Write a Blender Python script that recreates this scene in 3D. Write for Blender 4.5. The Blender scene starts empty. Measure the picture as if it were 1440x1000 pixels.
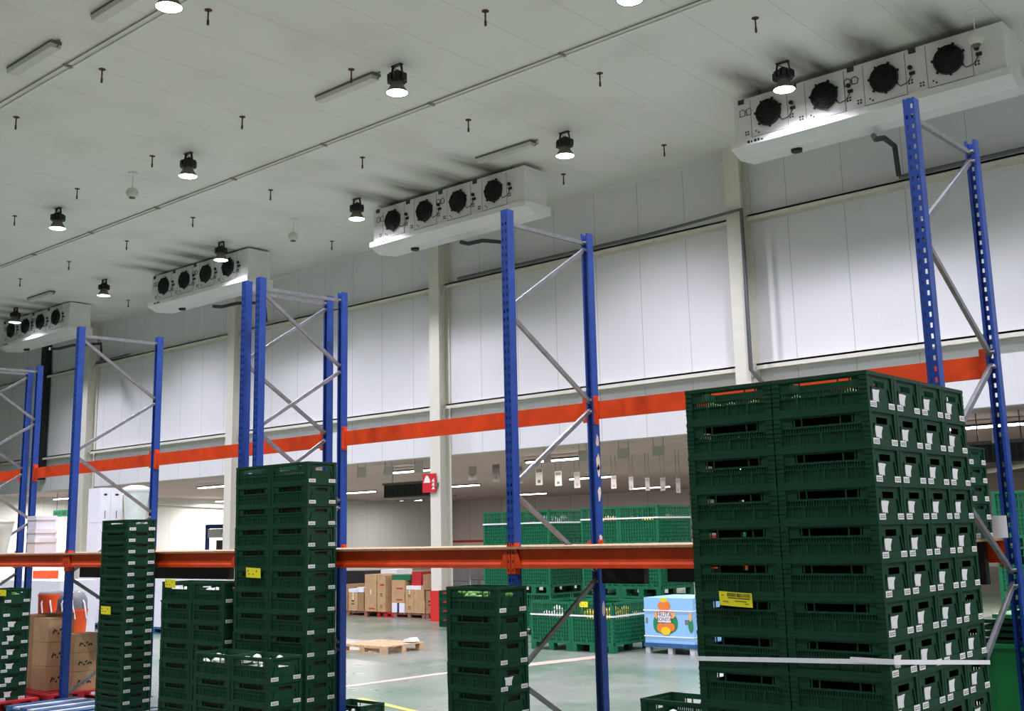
import bpy, bmesh, math, random
from mathutils import Vector, Matrix
random.seed(7)
scene = bpy.context.scene
COL = scene.collection
PI = math.pi

# ------------------------------------------------------------------ camera model (metres, floor at z = 0)
CAMZ = 2.1
F, CX, CY = 1572.4, 729.26, 459.61
_y, _p, _r = math.radians(40.9546), math.radians(10.5107), math.radians(-1.3492)
FW = Vector((-math.sin(_y)*math.cos(_p), math.cos(_y)*math.cos(_p), math.sin(_p)))
_rt = Vector((math.cos(_y), math.sin(_y), 0)); _up = _rt.cross(FW)
RT = math.cos(_r)*_rt + math.sin(_r)*_up
UP = -math.sin(_r)*_rt + math.cos(_r)*_up
EYE = Vector((0, 0, CAMZ))
def ray(x, y): return FW*F + RT*(x-CX) - UP*(y-CY)
def atY(x, y, Y): d = ray(x, y); return EYE + d*(Y/d.y)
def atZ(x, y, Z): d = ray(x, y); return EYE + d*((Z-CAMZ)/d.z)
def atX(x, y, X): d = ray(x, y); return EYE + d*(X/d.x)

cam = bpy.data.cameras.new('camera'); co = bpy.data.objects.new('camera', cam); COL.objects.link(co)
m = Matrix((RT, UP, -FW)).transposed().to_4x4(); m.translation = EYE
co.matrix_world = m
cam.sensor_width = 36; cam.sensor_fit = 'HORIZONTAL'; cam.lens = F/1440*36
cam.shift_x = (720-CX)/1440; cam.shift_y = (CY-500)/1440
cam.clip_end = 300
scene.camera = co
scene.view_settings.view_transform = 'Standard'
scene.view_settings.look = 'None'
scene.view_settings.gamma = 1
scene.view_settings.use_curve_mapping = False
scene.view_settings.exposure = 0.0

# ------------------------------------------------------------------ materials
def lin(c): return tuple(((v/255)/12.92 if v/255 <= .04045 else ((v/255+.055)/1.055)**2.4) for v in c)
def mat(name, rgb, rough=.5, metal=0, noise=0, nscale=6, emit=None, estr=0, spec=.5, bump=0):
    m = bpy.data.materials.new(name); m.use_nodes = True
    n = m.node_tree.nodes; l = m.node_tree.links; b = n['Principled BSDF']
    c = lin(rgb)
    b.inputs['Base Color'].default_value = (*c, 1)
    b.inputs['Roughness'].default_value = rough; b.inputs['Metallic'].default_value = metal
    b.inputs['Specular IOR Level'].default_value = spec
    if noise or bump:
        tc = n.new('ShaderNodeTexCoord'); t = n.new('ShaderNodeTexNoise')
        t.inputs['Scale'].default_value = nscale; t.inputs['Detail'].default_value = 5
        l.new(tc.outputs['Object'], t.inputs['Vector'])
        if noise:
            r = n.new('ShaderNodeValToRGB')
            r.color_ramp.elements[0].position = .3; r.color_ramp.elements[1].position = .7
            r.color_ramp.elements[0].color = (*[v*(1-noise) for v in c], 1)
            r.color_ramp.elements[1].color = (*[min(1, v*(1+noise*.6)) for v in c], 1)
            l.new(t.outputs['Fac'], r.inputs['Fac']); l.new(r.outputs['Color'], b.inputs['Base Color'])
        if bump:
            bp = n.new('ShaderNodeBump'); bp.inputs['Strength'].default_value = bump; bp.inputs['Distance'].default_value = .01
            l.new(t.outputs['Fac'], bp.inputs['Height']); l.new(bp.outputs['Normal'], b.inputs['Normal'])
    if emit:
        b.inputs['Emission Color'].default_value = (*lin(emit), 1); b.inputs['Emission Strength'].default_value = estr
    return m

class NT:
    """tiny helper to write math in a node tree"""
    def __init__(s, m): s.n = m.node_tree.nodes; s.l = m.node_tree.links
    def math(s, op, a, b=None, c=None):
        k = s.n.new('ShaderNodeMath'); k.operation = op
        for i, v in enumerate((a, b, c)):
            if v is None: continue
            if isinstance(v, (int, float)): k.inputs[i].default_value = v
            else: s.l.new(v, k.inputs[i])
        return k.outputs[0]
    def mix(s, f, a, b):
        k = s.n.new('ShaderNodeMix'); k.data_type = 'RGBA'
        if isinstance(f, (int, float)): k.inputs['Factor'].default_value = f
        else: s.l.new(f, k.inputs['Factor'])
        for i, v in ((6, a), (7, b)):
            if isinstance(v, tuple): k.inputs[i].default_value = (*v[:3], 1)
            else: s.l.new(v, k.inputs[i])
        return k.outputs[2]
    def step(s, v, lo, hi):
        k = s.n.new('ShaderNodeMapRange'); k.interpolation_type = 'SMOOTHSTEP'
        s.l.new(v, k.inputs[0]); k.inputs[1].default_value = lo; k.inputs[2].default_value = hi
        return k.outputs[0]
    def noise(s, vec, scale, detail=4):
        k = s.n.new('ShaderNodeTexNoise'); k.inputs['Scale'].default_value = scale; k.inputs['Detail'].default_value = detail
        if vec is not None: s.l.new(vec, k.inputs['Vector'])
        return k.outputs['Fac']
    def pos(s):
        g = s.n.new('ShaderNodeNewGeometry'); x = s.n.new('ShaderNodeSeparateXYZ'); s.l.new(g.outputs['Position'], x.inputs[0])
        return g.outputs['Position'], x.outputs[0], x.outputs[1], x.outputs[2]

M = {}
M['blue'] = mat('rack blue paint', (24, 64, 142), .42, noise=.18, nscale=9)
M['orange'] = mat('beam orange paint', (214, 68, 16), .5, spec=.3, noise=.16, nscale=5)
M['galv'] = mat('galvanised steel', (138, 138, 140), .42, .6, noise=.2, nscale=12)
M['chip'] = mat('chipboard', (172, 140, 104), .8, noise=.25, nscale=30)
M['black'] = mat('matt black', (16, 16, 17), .6)
M['dark'] = mat('dark grille', (22, 22, 24), .45, noise=.2)
M['grey'] = mat('grey pipe', (95, 97, 98), .5)
M['insul'] = mat('dark pipe insulation', (58, 60, 62), .75)
M['cream'] = mat('cream steel', (222, 219, 204), .5, noise=.05)
M['white'] = mat('white enamel', (228, 228, 224), .38, noise=.04, nscale=3)
M['paper'] = mat('white paper', (232, 230, 224), .8)
M['ink'] = mat('grey print', (120, 118, 116), .8)
M['inkd'] = mat('dark print', (40, 38, 38), .8)
M['crate'] = mat('dark green crate plastic', (10, 60, 35), .5, spec=.3, noise=.2, nscale=14)
M['crateB'] = mat('dark green crate plastic, worn', (12, 64, 38), .5, spec=.3, noise=.3, nscale=20)
M['bin'] = mat('green pallet bin plastic', (16, 106, 70), .45, noise=.15, nscale=8)
M['lid'] = mat('bright green plastic', (38, 140, 74), .4, noise=.1)
M['yellow'] = mat('yellow tag', (250, 236, 30), .7)
M['strap'] = mat('white strapping', (244, 242, 242), .5)
M['card'] = mat('cardboard', (188, 152, 108), .85, noise=.12, nscale=7)
M['card2'] = mat('brown cardboard', (160, 122, 84), .85, noise=.14, nscale=7)
M['cardw'] = mat('white carton', (226, 226, 230), .7, noise=.04)
M['wood'] = mat('pallet wood', (206, 170, 132), .85, noise=.22, nscale=12)
M['woodd'] = mat('brown pallet wood', (140, 100, 76), .85, noise=.25, nscale=12)
M['redp'] = mat('red pallet paint', (186, 34, 40), .6, noise=.2, nscale=10)
M['bluep'] = mat('blue pallet paint', (46, 96, 140), .6, noise=.25, nscale=10)
M['wornw'] = mat('worn pale slat', (196, 200, 202), .7, noise=.2, nscale=9)
M['red'] = mat('red paint', (208, 40, 32), .5)
M['redsign'] = mat('red sign face', (205, 32, 42), .5)
M['navy'] = mat('navy print', (34, 44, 84), .7)
M['orangep'] = mat('bright orange drum', (240, 88, 30), .45)
M['domegrey'] = mat('grey drum head', (110, 112, 114), .5)
M['skyblue'] = mat('light blue carton', (150, 202, 240), .6)
M['fruitO'] = mat('printed orange', (238, 130, 50), .6); M['fruitY'] = mat('printed yellow', (246, 206, 40), .6)
M['fruitG'] = mat('printed green', (40, 138, 86), .6); M['fruitP'] = mat('printed peach', (240, 180, 120), .6)
M['rust'] = mat('rusty rod', (92, 50, 34), .7, noise=.35, nscale=30)
M['glass'] = mat('pale diffuser', (205, 206, 196), .35)
M['tubeoff'] = mat('aged fixture edge', (112, 108, 96), .6)
M['leaf'] = mat('leafy greens', (96, 150, 60), .6, noise=.4, nscale=25)
M['film'] = mat('white wrap film', (222, 222, 214), .25, noise=.1)
M['sage'] = mat('pale plastic sack', (212, 222, 212), .3, noise=.1, nscale=5)
M['exitg'] = mat('green sign', (60, 190, 140), .5, emit=(60, 190, 140), estr=.6)
M['lampglow'] = mat('lamp lens', (255, 255, 255), .3, emit=(246, 248, 255), estr=22)
M['tubeglow'] = mat('lit tube', (255, 255, 255), .3, emit=(255, 252, 248), estr=9)
M['cable'] = mat('faded cable', (150, 138, 116), .6)
M['sheet'] = mat('grey hanging sheet', (158, 150, 148), .8)  # paper toned grey to stand for sheets lit from behind
M['primer'] = mat('scraped bare primer', (214, 196, 172), .7)
M['pink'] = mat('faded floor line', (208, 176, 158), .5, noise=.15, nscale=4)
M['yline'] = mat('yellow floor line', (212, 206, 90), .5, noise=.15, nscale=4)

def mat_floor():
    m = mat('epoxy floor', (150, 158, 150), .2); t = NT(m); b = t.n['Principled BSDF']
    P, x, y, z = t.pos()
    a = t.noise(P, .35, 5); g = t.noise(P, 1.7, 6)
    c = t.mix(t.step(a, .4, .62), lin((128, 133, 122)), lin((92, 118, 96)))
    c = t.mix(t.math('MULTIPLY', t.step(g, .48, .75), .45), c, lin((146, 148, 138)))
    t.l.new(c, b.inputs['Base Color'])
    r = t.math('MULTIPLY_ADD', g, .2, .2); t.l.new(r, b.inputs['Roughness'])
    return m
def seams(t, x, pitch, off, w):
    u = t.math('PINGPONG', t.math('ADD', x, off), pitch/2)
    return t.math('LESS_THAN', u, w)
def mat_panel(name, rgb, pitch, off, w=.008, axis='x', streak=.06):
    m = mat(name, rgb, .65, spec=.3); t = NT(m); b = t.n['Principled BSDF']
    P, x, y, z = t.pos(); ax = x if axis == 'x' else y
    s = seams(t, ax, pitch, off, w)
    fine = t.math('MULTIPLY', t.math('LESS_THAN', t.math('PINGPONG', ax, .05), .006), .05)
    c0 = lin(rgb)
    big = t.noise(P, .6, 3)
    c = t.mix(t.math('MULTIPLY', t.step(big, .4, .7), .25), c0, tuple(v*(1-streak*2) for v in c0))
    c = t.mix(fine, c, tuple(v*.5 for v in c0))
    c = t.mix(t.math('MULTIPLY', s, .55), c, tuple(v*.35 for v in c0))
    t.l.new(c, b.inputs['Base Color'])
    return m
def mat_ceiling():
    rgb = (230, 231, 222); c0 = lin(rgb)
    m = mat('ceiling panels', rgb, .5); t = NT(m); b = t.n['Principled BSDF']
    P, x, y, z = t.pos()
    s = seams(t, x, 1.22, .3, .006)
    c = t.mix(t.math('MULTIPLY', s, .5), c0, tuple(v*.4 for v in c0))
    cl = t.noise(P, .5, 4)
    c = t.mix(t.math('MULTIPLY', t.step(cl, .45, .75), .2), c, lin((170, 168, 150)))
    # soot blown along the ceiling by every cooler fan: fans repeat every 1.13 m inside each 10 m cooler bay
    u = t.math('FLOORED_MODULO', t.math('ADD', x, 111.84), 10.17)      # 0 at a cooler's left end
    inr = t.math('MULTIPLY', t.math('GREATER_THAN', u, .05), t.math('LESS_THAN', u, 4.7))
    v = t.math('ABSOLUTE', t.math('SUBTRACT', t.math('FLOORED_MODULO', t.math('SUBTRACT', u, .15), 1.13), .53))
    d = t.math('SUBTRACT', 18.05, y)                                     # metres in front of the fans
    front = t.math('MULTIPLY', t.step(d, -.35, .05), t.math('SUBTRACT', 1.0, t.step(d, .2, 2.3)))
    side = t.math('SUBTRACT', 1.0, t.step(v, .06, .5))
    mp = t.n.new('ShaderNodeMapping'); mp.inputs['Scale'].default_value = (3.2, .8, 1); t.l.new(P, mp.inputs['Vector'])
    st = t.math('MULTIPLY_ADD', t.noise(mp.outputs[0], 1.2, 4), 1.7, -.05)
    k = t.math('MULTIPLY', t.math('MULTIPLY', front, side), t.math('MULTIPLY', inr, st))
    k2 = t.n.new('ShaderNodeClamp'); t.l.new(k, k2.inputs[0])
    c = t.mix(t.math('MULTIPLY', k2.outputs[0], .85), c, lin((56, 48, 30)))
    t.l.new(c, b.inputs['Base Color'])
    return m
M['floor'] = mat_floor(); M['ceil'] = mat_ceiling()
M['wall'] = mat_panel('insulated wall panel', (226, 227, 226), 1.26, .45)
M['wallx'] = mat_panel('insulated wall panel side', (222, 222, 220), 1.2, .2, axis='y')
M['far'] = mat_panel('far wall panel', (206, 190, 186), 3.0, .4, .03)
M['ceil2'] = mat_panel('store room ceiling', (196, 168, 170), 1.2, .1, .02, axis='y')

# ------------------------------------------------------------------ mesh builder
class MB:
    def __init__(s): s.v = []; s.f = []; s.mi = []; s.cur = 0; s.sm = []
    def mt(s, i): s.cur = i; return s
    def add(s, vs, fs, smooth=False):
        o = len(s.v); s.v += [tuple(p) for p in vs]
        for f in fs: s.f.append([i+o for i in f]); s.mi.append(s.cur); s.sm.append(smooth)
        return s
    def box(s, x0, x1, y0, y1, z0, z1):
        if x0 > x1: x0, x1 = x1, x0
        if y0 > y1: y0, y1 = y1, y0
        if z0 > z1: z0, z1 = z1, z0
        return s.add([(x0,y0,z0),(x1,y0,z0),(x1,y1,z0),(x0,y1,z0),(x0,y0,z1),(x1,y0,z1),(x1,y1,z1),(x0,y1,z1)],
                     [(0,3,2,1),(4,5,6,7),(0,1,5,4),(1,2,6,5),(2,3,7,6),(3,0,4,7)])
    def prism(s, pts, axis, a, b):
        """pts 2-D polygon (counter-clockwise), extruded along axis from a to b"""
        n = len(pts)
        def mk(p, t):
            return {'x': (t, p[0], p[1]), 'y': (p[0], t, p[1]), 'z': (p[0], p[1], t)}[axis]
        vs = [mk(p, a) for p in pts] + [mk(p, b) for p in pts]
        fs = [tuple(range(n-1, -1, -1)), tuple(range(n, 2*n))] + [(i, (i+1) % n, n+(i+1) % n, n+i) for i in range(n)]
        return s.add(vs, fs)
    def bar(s, p, q, w, h, up=(0,0,1)):
        p = Vector(p); q = Vector(q); d = (q-p).normalized(); u = Vector(up)
        if abs(d.dot(u)) > .99: u = Vector((1,0,0))
        a = d.cross(u).normalized(); b = a.cross(d)
        vs = []
        for c in (p, q):
            for i, j in ((-1,-1),(1,-1),(1,1),(-1,1)): vs.append(c + a*(i*w/2) + b*(j*h/2))
        return s.add(vs, [(3,2,1,0),(4,5,6,7),(0,1,5,4),(1,2,6,5),(2,3,7,6),(3,0,4,7)])
    def tube(s, pts, r, n=8, cap=True):
        pts = [Vector(p) for p in pts]; o = []
        prev = None
        rr = r if isinstance(r, (list, tuple)) else [r]*len(pts)
        for i, p in enumerate(pts):
            d = (pts[min(i+1, len(pts)-1)] - pts[max(i-1, 0)]).normalized()
            if prev is None:
                u = Vector((0,0,1)) if abs(d.z) < .9 else Vector((1,0,0))
            else: u = prev
            a = d.cross(u).normalized(); u = a.cross(d); prev = u
            o += [p + (a*math.cos(2*PI*k/n) + u*math.sin(2*PI*k/n))*rr[i] for k in range(n)]
        fs = []
        for i in range(len(pts)-1):
            for k in range(n): fs.append((i*n+k, i*n+(k+1) % n, (i+1)*n+(k+1) % n, (i+1)*n+k))
        s.add(o, fs, True)
        if cap: s.add(o, [tuple(range(n-1, -1, -1)), tuple((len(pts)-1)*n+k for k in range(n))])
        return s
    def lathe(s, prof, c=(0,0,0), n=20, axis='z', cap=True):
        vs = []
        for r, h in prof:
            for k in range(n):
                a = 2*PI*k/n; u, w = r*math.cos(a), r*math.sin(a)
                vs.append({'z': (c[0]+u, c[1]+w, c[2]+h), 'y': (c[0]+u, c[1]+h, c[2]+w), 'x': (c[0]+h, c[1]+u, c[2]+w)}[axis])
        fs = [(i*n+k, i*n+(k+1) % n, (i+1)*n+(k+1) % n, (i+1)*n+k) for i in range(len(prof)-1) for k in range(n)]
        s.add(vs, fs, True)
        if cap: s.add(vs, [tuple(range(n-1, -1, -1)), tuple((len(prof)-1)*n+k for k in range(n))])
        return s
    def poly(s, pts): return s.add(pts, [tuple(range(len(pts)))])
    def mesh(s, name, mats):
        me = bpy.data.meshes.new(name); me.from_pydata(s.v, [], s.f)
        for m in (mats if isinstance(mats, (list, tuple)) else [mats]): me.materials.append(m)
        me.polygons.foreach_set('material_index', s.mi); me.polygons.foreach_set('use_smooth', s.sm)
        me.update()
        b = bmesh.new(); b.from_mesh(me); bmesh.ops.recalc_face_normals(b, faces=b.faces); b.to_mesh(me); b.free()
        return me
    def build(s, name, mats, parent=None, loc=(0,0,0), rz=0):
        return place(name, s.mesh(name, mats), parent, loc, rz)
def place(name, me, parent=None, loc=(0,0,0), rz=0):
    o = bpy.data.objects.new(name, me); COL.objects.link(o)
    o.location = loc; o.rotation_euler = (0, 0, rz)
    if parent: o.parent = parent
    return o
def tag(o, label=None, cat=None, group=None, kind=None):
    if label: o['label'] = label
    if cat: o['category'] = cat
    if group: o['group'] = group
    if kind: o['kind'] = kind
    return o
def thing(name, label, cat, loc=(0,0,0), rz=0, group=None):
    return tag(place(name, None, None, loc, rz), label, cat, group)
def copy_tree(o, parent=None):
    c = o.copy(); COL.objects.link(c)
    if parent: c.parent = parent
    for ch in [x for x in bpy.data.objects if x.parent == o]: copy_tree(ch, c)
    return c
KIDS = {}
def dup(o, loc, label=None, group=None, rz=None):
    kids = KIDS.setdefault(o.name, [(k, [g for g in bpy.data.objects if g.parent == k]) for k in bpy.data.objects if k.parent == o])
    r = o.copy(); COL.objects.link(r); r.location = loc
    if rz is not None: r.rotation_euler = (0, 0, rz)
    if label: r['label'] = label
    if group: r['group'] = group
    for k, gs in kids:
        c = k.copy(); COL.objects.link(c); c.parent = r
        for g in gs:
            d = g.copy(); COL.objects.link(d); d.parent = c
    return r
class Proto:
    """build a thing once; later calls give a copy of it and all its parts"""
    def __init__(s, make): s.make = make; s.o = None
    def at(s, loc, label, group=None, rz=0):
        if s.o is None:
            s.o = s.make(); s.o.location = loc; s.o.rotation_euler = (0, 0, rz); s.o['label'] = label
            if group: s.o['group'] = group
            s.kids = [(k, [g for g in bpy.data.objects if g.parent == k]) for k in bpy.data.objects if k.parent == s.o]
            return s.o
        r = s.o.copy(); COL.objects.link(r); r.location = loc; r.rotation_euler = (0, 0, rz); r['label'] = label
        if group: r['group'] = group
        for k, gs in s.kids:
            c = k.copy(); COL.objects.link(c); c.parent = r
            for g in gs:
                d = g.copy(); COL.objects.link(d); d.parent = c
        return r
ORD = ['first','second','third','fourth','fifth','sixth','seventh','eighth','ninth','tenth','eleventh','twelfth','thirteenth','fourteenth','fifteenth','sixteenth','seventeenth','eighteenth','nineteenth','twentieth','twenty-first','twenty-second','twenty-third','twenty-fourth']
def fromtop(k): return 'topmost' if k == 0 else ORD[k] + ' from top'

# ------------------------------------------------------------------ the setting
CEILZ, WALLY, HX0, HX1, HY0 = 10.2, 20.8, -56.0, 8.0, -10.0
RZ, RY1 = 4.5, 57.0
def struct(name, mb, m): return tag(mb.build(name, m), kind='structure')
struct('floor', MB().box(HX0-1, HX1, HY0, RY1, -.2, 0), M['floor'])
struct('ceiling', MB().box(HX0, HX1, HY0, WALLY+.3, CEILZ, CEILZ+.1), M['ceil'])
struct('wall_back', MB().box(HX0, HX1, WALLY, WALLY+.25, 4.17, CEILZ), M['wall'])
struct('wall_left', MB().box(HX0-.2, HX0, HY0, RY1, 0, CEILZ), M['wallx'])
struct('wall_right', MB().box(HX1, HX1+.2, HY0, RY1, 0, CEILZ), M['wallx'])
struct('wall_front', MB().box(HX0, HX1, HY0-.2, HY0, 0, CEILZ), M['wall'])
struct('wall_far', MB().box(HX0, HX1, RY1, RY1+.2, 0, RZ+.3), M['far'])
struct('ceiling_store', MB().box(HX0, HX1, WALLY+.25, RY1, RZ, RZ+.2), M['ceil2'])
zr = atY(560, 763, RY1).z
struct('trim_1', MB().box(HX0, HX1, RY1-.05, RY1, zr-.07, zr+.07), M['red'])
struct('trim_2', MB().box(HX0, HX1, RY1-.04, RY1, .02, zr-.1), M['cream'])
struct('trim_3', MB().box(HX0, HX1, WALLY-.09, WALLY, CEILZ-.1, CEILZ), M['white'])      # cove strip at the ceiling
def floorline(name, a, b, w, m):
    a = Vector(a); b = Vector(b); d = (b-a).normalized(); n = Vector((-d.y, d.x, 0))*w/2
    mb = MB(); mb.add([p + Vector((0,0,z)) for z in (.001, .004) for p in (a-n, b-n, b+n, a+n)], [(3,2,1,0),(4,5,6,7),(0,1,5,4),(1,2,6,5),(2,3,7,6),(3,0,4,7)])
    return struct(name, mb, m)
p0 = atZ(470, 968, 0); p1 = atZ(640, 945, 0)
floorline('trim_4', p0, p1 + (p1-p0)*.4, .16, M['pink'])
p0 = atZ(735, 936, 0); p1 = atZ(850, 923, 0)
floorline('trim_5', p0, p1, .3, M['pink'])
p0 = atZ(520, 986, 0); p1 = atZ(600, 1005, 0)
floorline('trim_6', p0 - (p1-p0)*.2, p1, .1, M['yline'])

# steel columns of the back wall
cw, cd = .36, .42
def column_mesh():
    mb = MB(); h = CEILZ
    mb.box(-cw/2, cw/2, 0, .03, 0, h); mb.box(-cw/2, cw/2, cd-.03, cd, 0, h); mb.box(-.02, .02, .03, cd-.03, 0, h)
    for z in (8.65, 5.45):
        for s in (-1, 1): mb.prism([(s*.02, z-.32), (s*cw/2, z-.03), (s*.02, z-.03)], 'y', cd-.16, cd-.14)
    return mb.mesh('column_body', M['cream'])
cme = column_mesh()
gme = MB().box(-cw/2-.02, cw/2+.02, -.02, cd+.02, 0, .75).mesh('column_guard', M['red'])
for i, (X, lab) in enumerate(((-11.55, 'cream steel column of the back wall, right of the photo behind the tall strapped crates'),
        (-20.62, 'cream steel column of the back wall with a fire alarm sign, between the two middle coolers'),
        (-29.75, 'cream steel column of the back wall just left of the crates at the double frame'),
        (-38.9, 'cream steel column of the back wall at the far left behind the white cartons'))):
    t = thing('steel_column', lab, 'column', (X, WALLY-cd-.02, 0), 0, 'steel columns of the back wall')
    place('column_body', cme, t); place('column_guard', gme, t)
# horizontal girts between columns
cxs = [-48.05, -38.9, -29.75, -20.62, -11.55, -2.4]
span = ['far left bay', 'bay left of the double frame', 'bay behind the double frame', 'bay between the two middle columns', 'bay at the right behind the strapped crates']
for zc, nm in ((8.65, 'upper'), (5.45, 'lower')):
    for i in range(5):
        a, b = cxs[i]+.19, cxs[i+1]-.19
        mb = MB(); mb.box(a, b, WALLY-.2, WALLY-.01, zc-.02, zc+.02); mb.box(a, b, WALLY-.2, WALLY-.185, zc-.1, zc+.02); mb.box(a, b, WALLY-.02, WALLY, zc-.12, zc-.02)
        tag(mb.build('wall_girt', M['cream']), f'{nm} cream steel girt on the white wall, {span[i]}', 'girt', 'wall girts')
# conduits of the wall
def conduit(name, pts, r, m, lab, cat='pipe', grp=None):
    return tag(MB().tube(pts, r, 8).build(name, m), lab, cat, grp)
yc = WALLY-.25
conduit('conduit', [(-19.9, yc, 8.715), (-14, yc, 8.715), (-11.3, yc-.3, 8.715), (-11.3, yc-.3, 5.3), (-11.1, yc, 4.9)], .045, M['grey'], 'grey conduit along the upper girt and down the right column')
conduit('conduit', [(-8.0, yc, 8.715), (-2.6, yc, 8.715)], .045, M['grey'], 'grey conduit along the upper girt at the right edge')
conduit('conduit', [(-38.5, yc, 8.7), (-37.0, yc, 8.7), (-36.6, yc, 8.715), (-36.2, yc, 8.715)], .04, M['grey'], 'short grey conduit on the girt behind the leftmost cooler')
tag(MB().box(-42.75, -42.4, WALLY-.3, WALLY-.05, 4.6, CEILZ-.3).build('cable_riser', M['black']), 'black vertical riser on the wall below the leftmost cooler', 'riser')

# ------------------------------------------------------------------ ceiling services
for Y, lab in ((14.12, 'pair of thin cables running along the whole ceiling above the coolers'), (8.55, 'pair of thin cables across the top left corner of the ceiling')):
    mb = MB()
    mb.mt(0).tube([(-45, Y, CEILZ-.02), (2, Y, CEILZ-.02)], .011, 6); mb.mt(1).tube([(-45, Y+.13, CEILZ-.018), (2, Y+.13, CEILZ-.018)], .012, 6)
    for X in [-40+3.2*i for i in range(13)]: mb.mt(0).box(X, X+.05, Y-.02, Y+.15, CEILZ-.035, CEILZ)
    tag(mb.build('ceiling_cable', [M['cable'], M['white']]), lab, 'cable')
def make_lamp():
    t = thing('high_bay_lamp', '', 'lamp')
    h = MB()
    h.lathe([(.13, -.34), (.15, -.32), (.16, -.2), (.11, -.16), (.06, -.12)], n=16)
    for k in range(12):
        a = 2*PI*k/12; c, s = math.cos(a), math.sin(a)
        h.bar((c*.165, s*.165, -.33), (c*.165, s*.165, -.2), .05, .035, (c, s, 0))
    h.box(-.2, -.15, -.06, .06, -.33, -.2); h.box(.15, .2, -.06, .06, -.33, -.2)
    h.build('housing', M['dark'], t)
    b = MB(); b.bar((-.155, 0, -.25), (-.11, 0, -.015), .05, .012, (1,0,0)); b.bar((.155, 0, -.25), (.11, 0, -.015), .05, .012, (1,0,0)); b.box(-.13, .13, -.04, .04, -.016, 0)
    b.bar((-.1, .02, -.03), (.09, .02, -.14), .03, .012)
    b.build('bracket', M['dark'], t)
    MB().lathe([(.1, -.34), (.13, -.42), (.2, -.55), (.212, -.555), (.205, -.54), (.12, -.4), (.1, -.34)], n=24, cap=False).build('shade', M['tubeoff'], t)
    MB().lathe([(0.001, -.545), (.2, -.545), (.19, -.535), (.001, -.53)], n=24, cap=False).build('lens', M['lampglow'], t)
    return t
def make_small_lamp():
    t = make_lamp(); t.scale = (.94, .94, .94); return t
LAMP = Proto(make_small_lamp)
ld = bpy.data.lights.new('high bay light', 'SPOT'); ld.energy = 1750; ld.spot_size = math.radians(148); ld.spot_blend = .75; ld.shadow_soft_size = .18; ld.color = (.86, .83, 1.0)
rows = {8.0: 'row nearest the viewer', 12.4: 'middle row', 17.0: 'row beside the coolers', 3.6: 'row over the aisle', -1.0: 'row behind the viewer'}
lampx = [-37.5, -31.6, -25.4, -19.8, -13.4, -8.5, -2.5, 3.5]
for Y in (17.0, 12.4, 8.0, 3.6):
    for i, X in enumerate(lampx):
        if Y < 5 and (X < -26): continue
        seen = (Y == 17.0 and X < -8) or (Y == 12.4 and -26 < X < -8) or (Y == 8.0 and X == -13.4)
        lab = f'lit black high-bay lamp, {ORD[i]} from the left in the {rows[Y]}' if seen else f'lit black high-bay lamp outside the picture in the {rows[Y]}'
        if Y == 12.4 and seen: lab = f'lit black high-bay lamp, {ORD[i-2]} from the left in the middle row'
        if Y == 8.0 and seen: lab = 'lit lamp cut by the top edge of the picture at left'
        X, Yl = X*1.011, Y*1.011
        LAMP.at((X, Yl, CEILZ), lab, 'high-bay lamps' if seen else 'high-bay lamps outside the picture')
        o = bpy.data.objects.new('high bay light', ld); COL.objects.link(o); o.location = (X, Yl, CEILZ-.535)

rodm = MB(); rodm.tube([(0,0,0), (0,0,-.17)], .013, 8); rodm.tube([(0,0,-.17), (0,0,-.25)], .02, 8); rodm.lathe([(.06, -.008), (.06, 0)], n=12)
rodme = rodm.mesh('hanging_rod', M['rust'])
rodrow = {9.1: ([-14.11, -17.32, -20.54], 'nearest row'), 12.1: ([-11.04, -14.25, -17.48, -20.71, -23.92, -27.05], 'second row'),
          15.3: ([-8.07, -11.21, -14.47, -17.64, -20.9, -24.14, -27.33, -30.52, -33.57], 'third row'), 19.3: ([-12.52, -15.28, -23.52, -34.2], 'back row')}
for Y, (xs, nm) in rodrow.items():
    for i, X in enumerate(sorted(xs)):
        tag(place('hanging_rod', rodme, None, (X, Y, CEILZ)), f'rusty rod end hanging from the ceiling, {ORD[i]} from the left in the {nm}', 'rod', 'rods hanging from the ceiling')
def make_tube(on, L):
    def f():
        t = thing('tube_light' if on else 'tube_fixture', '', 'light fixture')
        b = MB(); b.box(-L/2, L/2, -.09, .09, -.05, 0)
        b.build('mount_plate', M['tubeoff'] if not on else M['dark'], t)
        d = MB()
        if on: d.box(-L/2+.02, L/2-.02, -.04, .04, -.1, -.05)
        else: d.prism([(-.1, -.05), (-.08, -.12), (.08, -.12), (.1, -.05)], 'x', -L/2+.02, L/2-.02)
        d.build('diffuser', M['tubeglow'] if on else M['glass'], t)
        if not on: MB().tube([(L/2-.05, 0, -.02), (L/2+.1, 0, -.02), (L/2+.12, 0, -.1), (L/2+.02, 0, -.12)], .012, 6).build('clip', M['tubeoff'], t)
        return t
    return f
OFF = Proto(make_tube(False, 1.6))
for X, Y, lab in ((-17.6, 8.02, 'unlit tube fixture at the top left corner of the ceiling'), (-14.7, 8.0, 'unlit tube fixture cut by the top edge near the left lamp'),
        (-14.85, 12.5, 'unlit tube fixture beside the middle-row lamp'), (-15.1, 17.1, 'unlit tube fixture above the second cooler from the right'), (-35.3, 16.8, 'unlit tube fixture above the leftmost cooler')):
    OFF.at((X, Y, CEILZ), lab, 'unlit tube fixtures')
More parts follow.
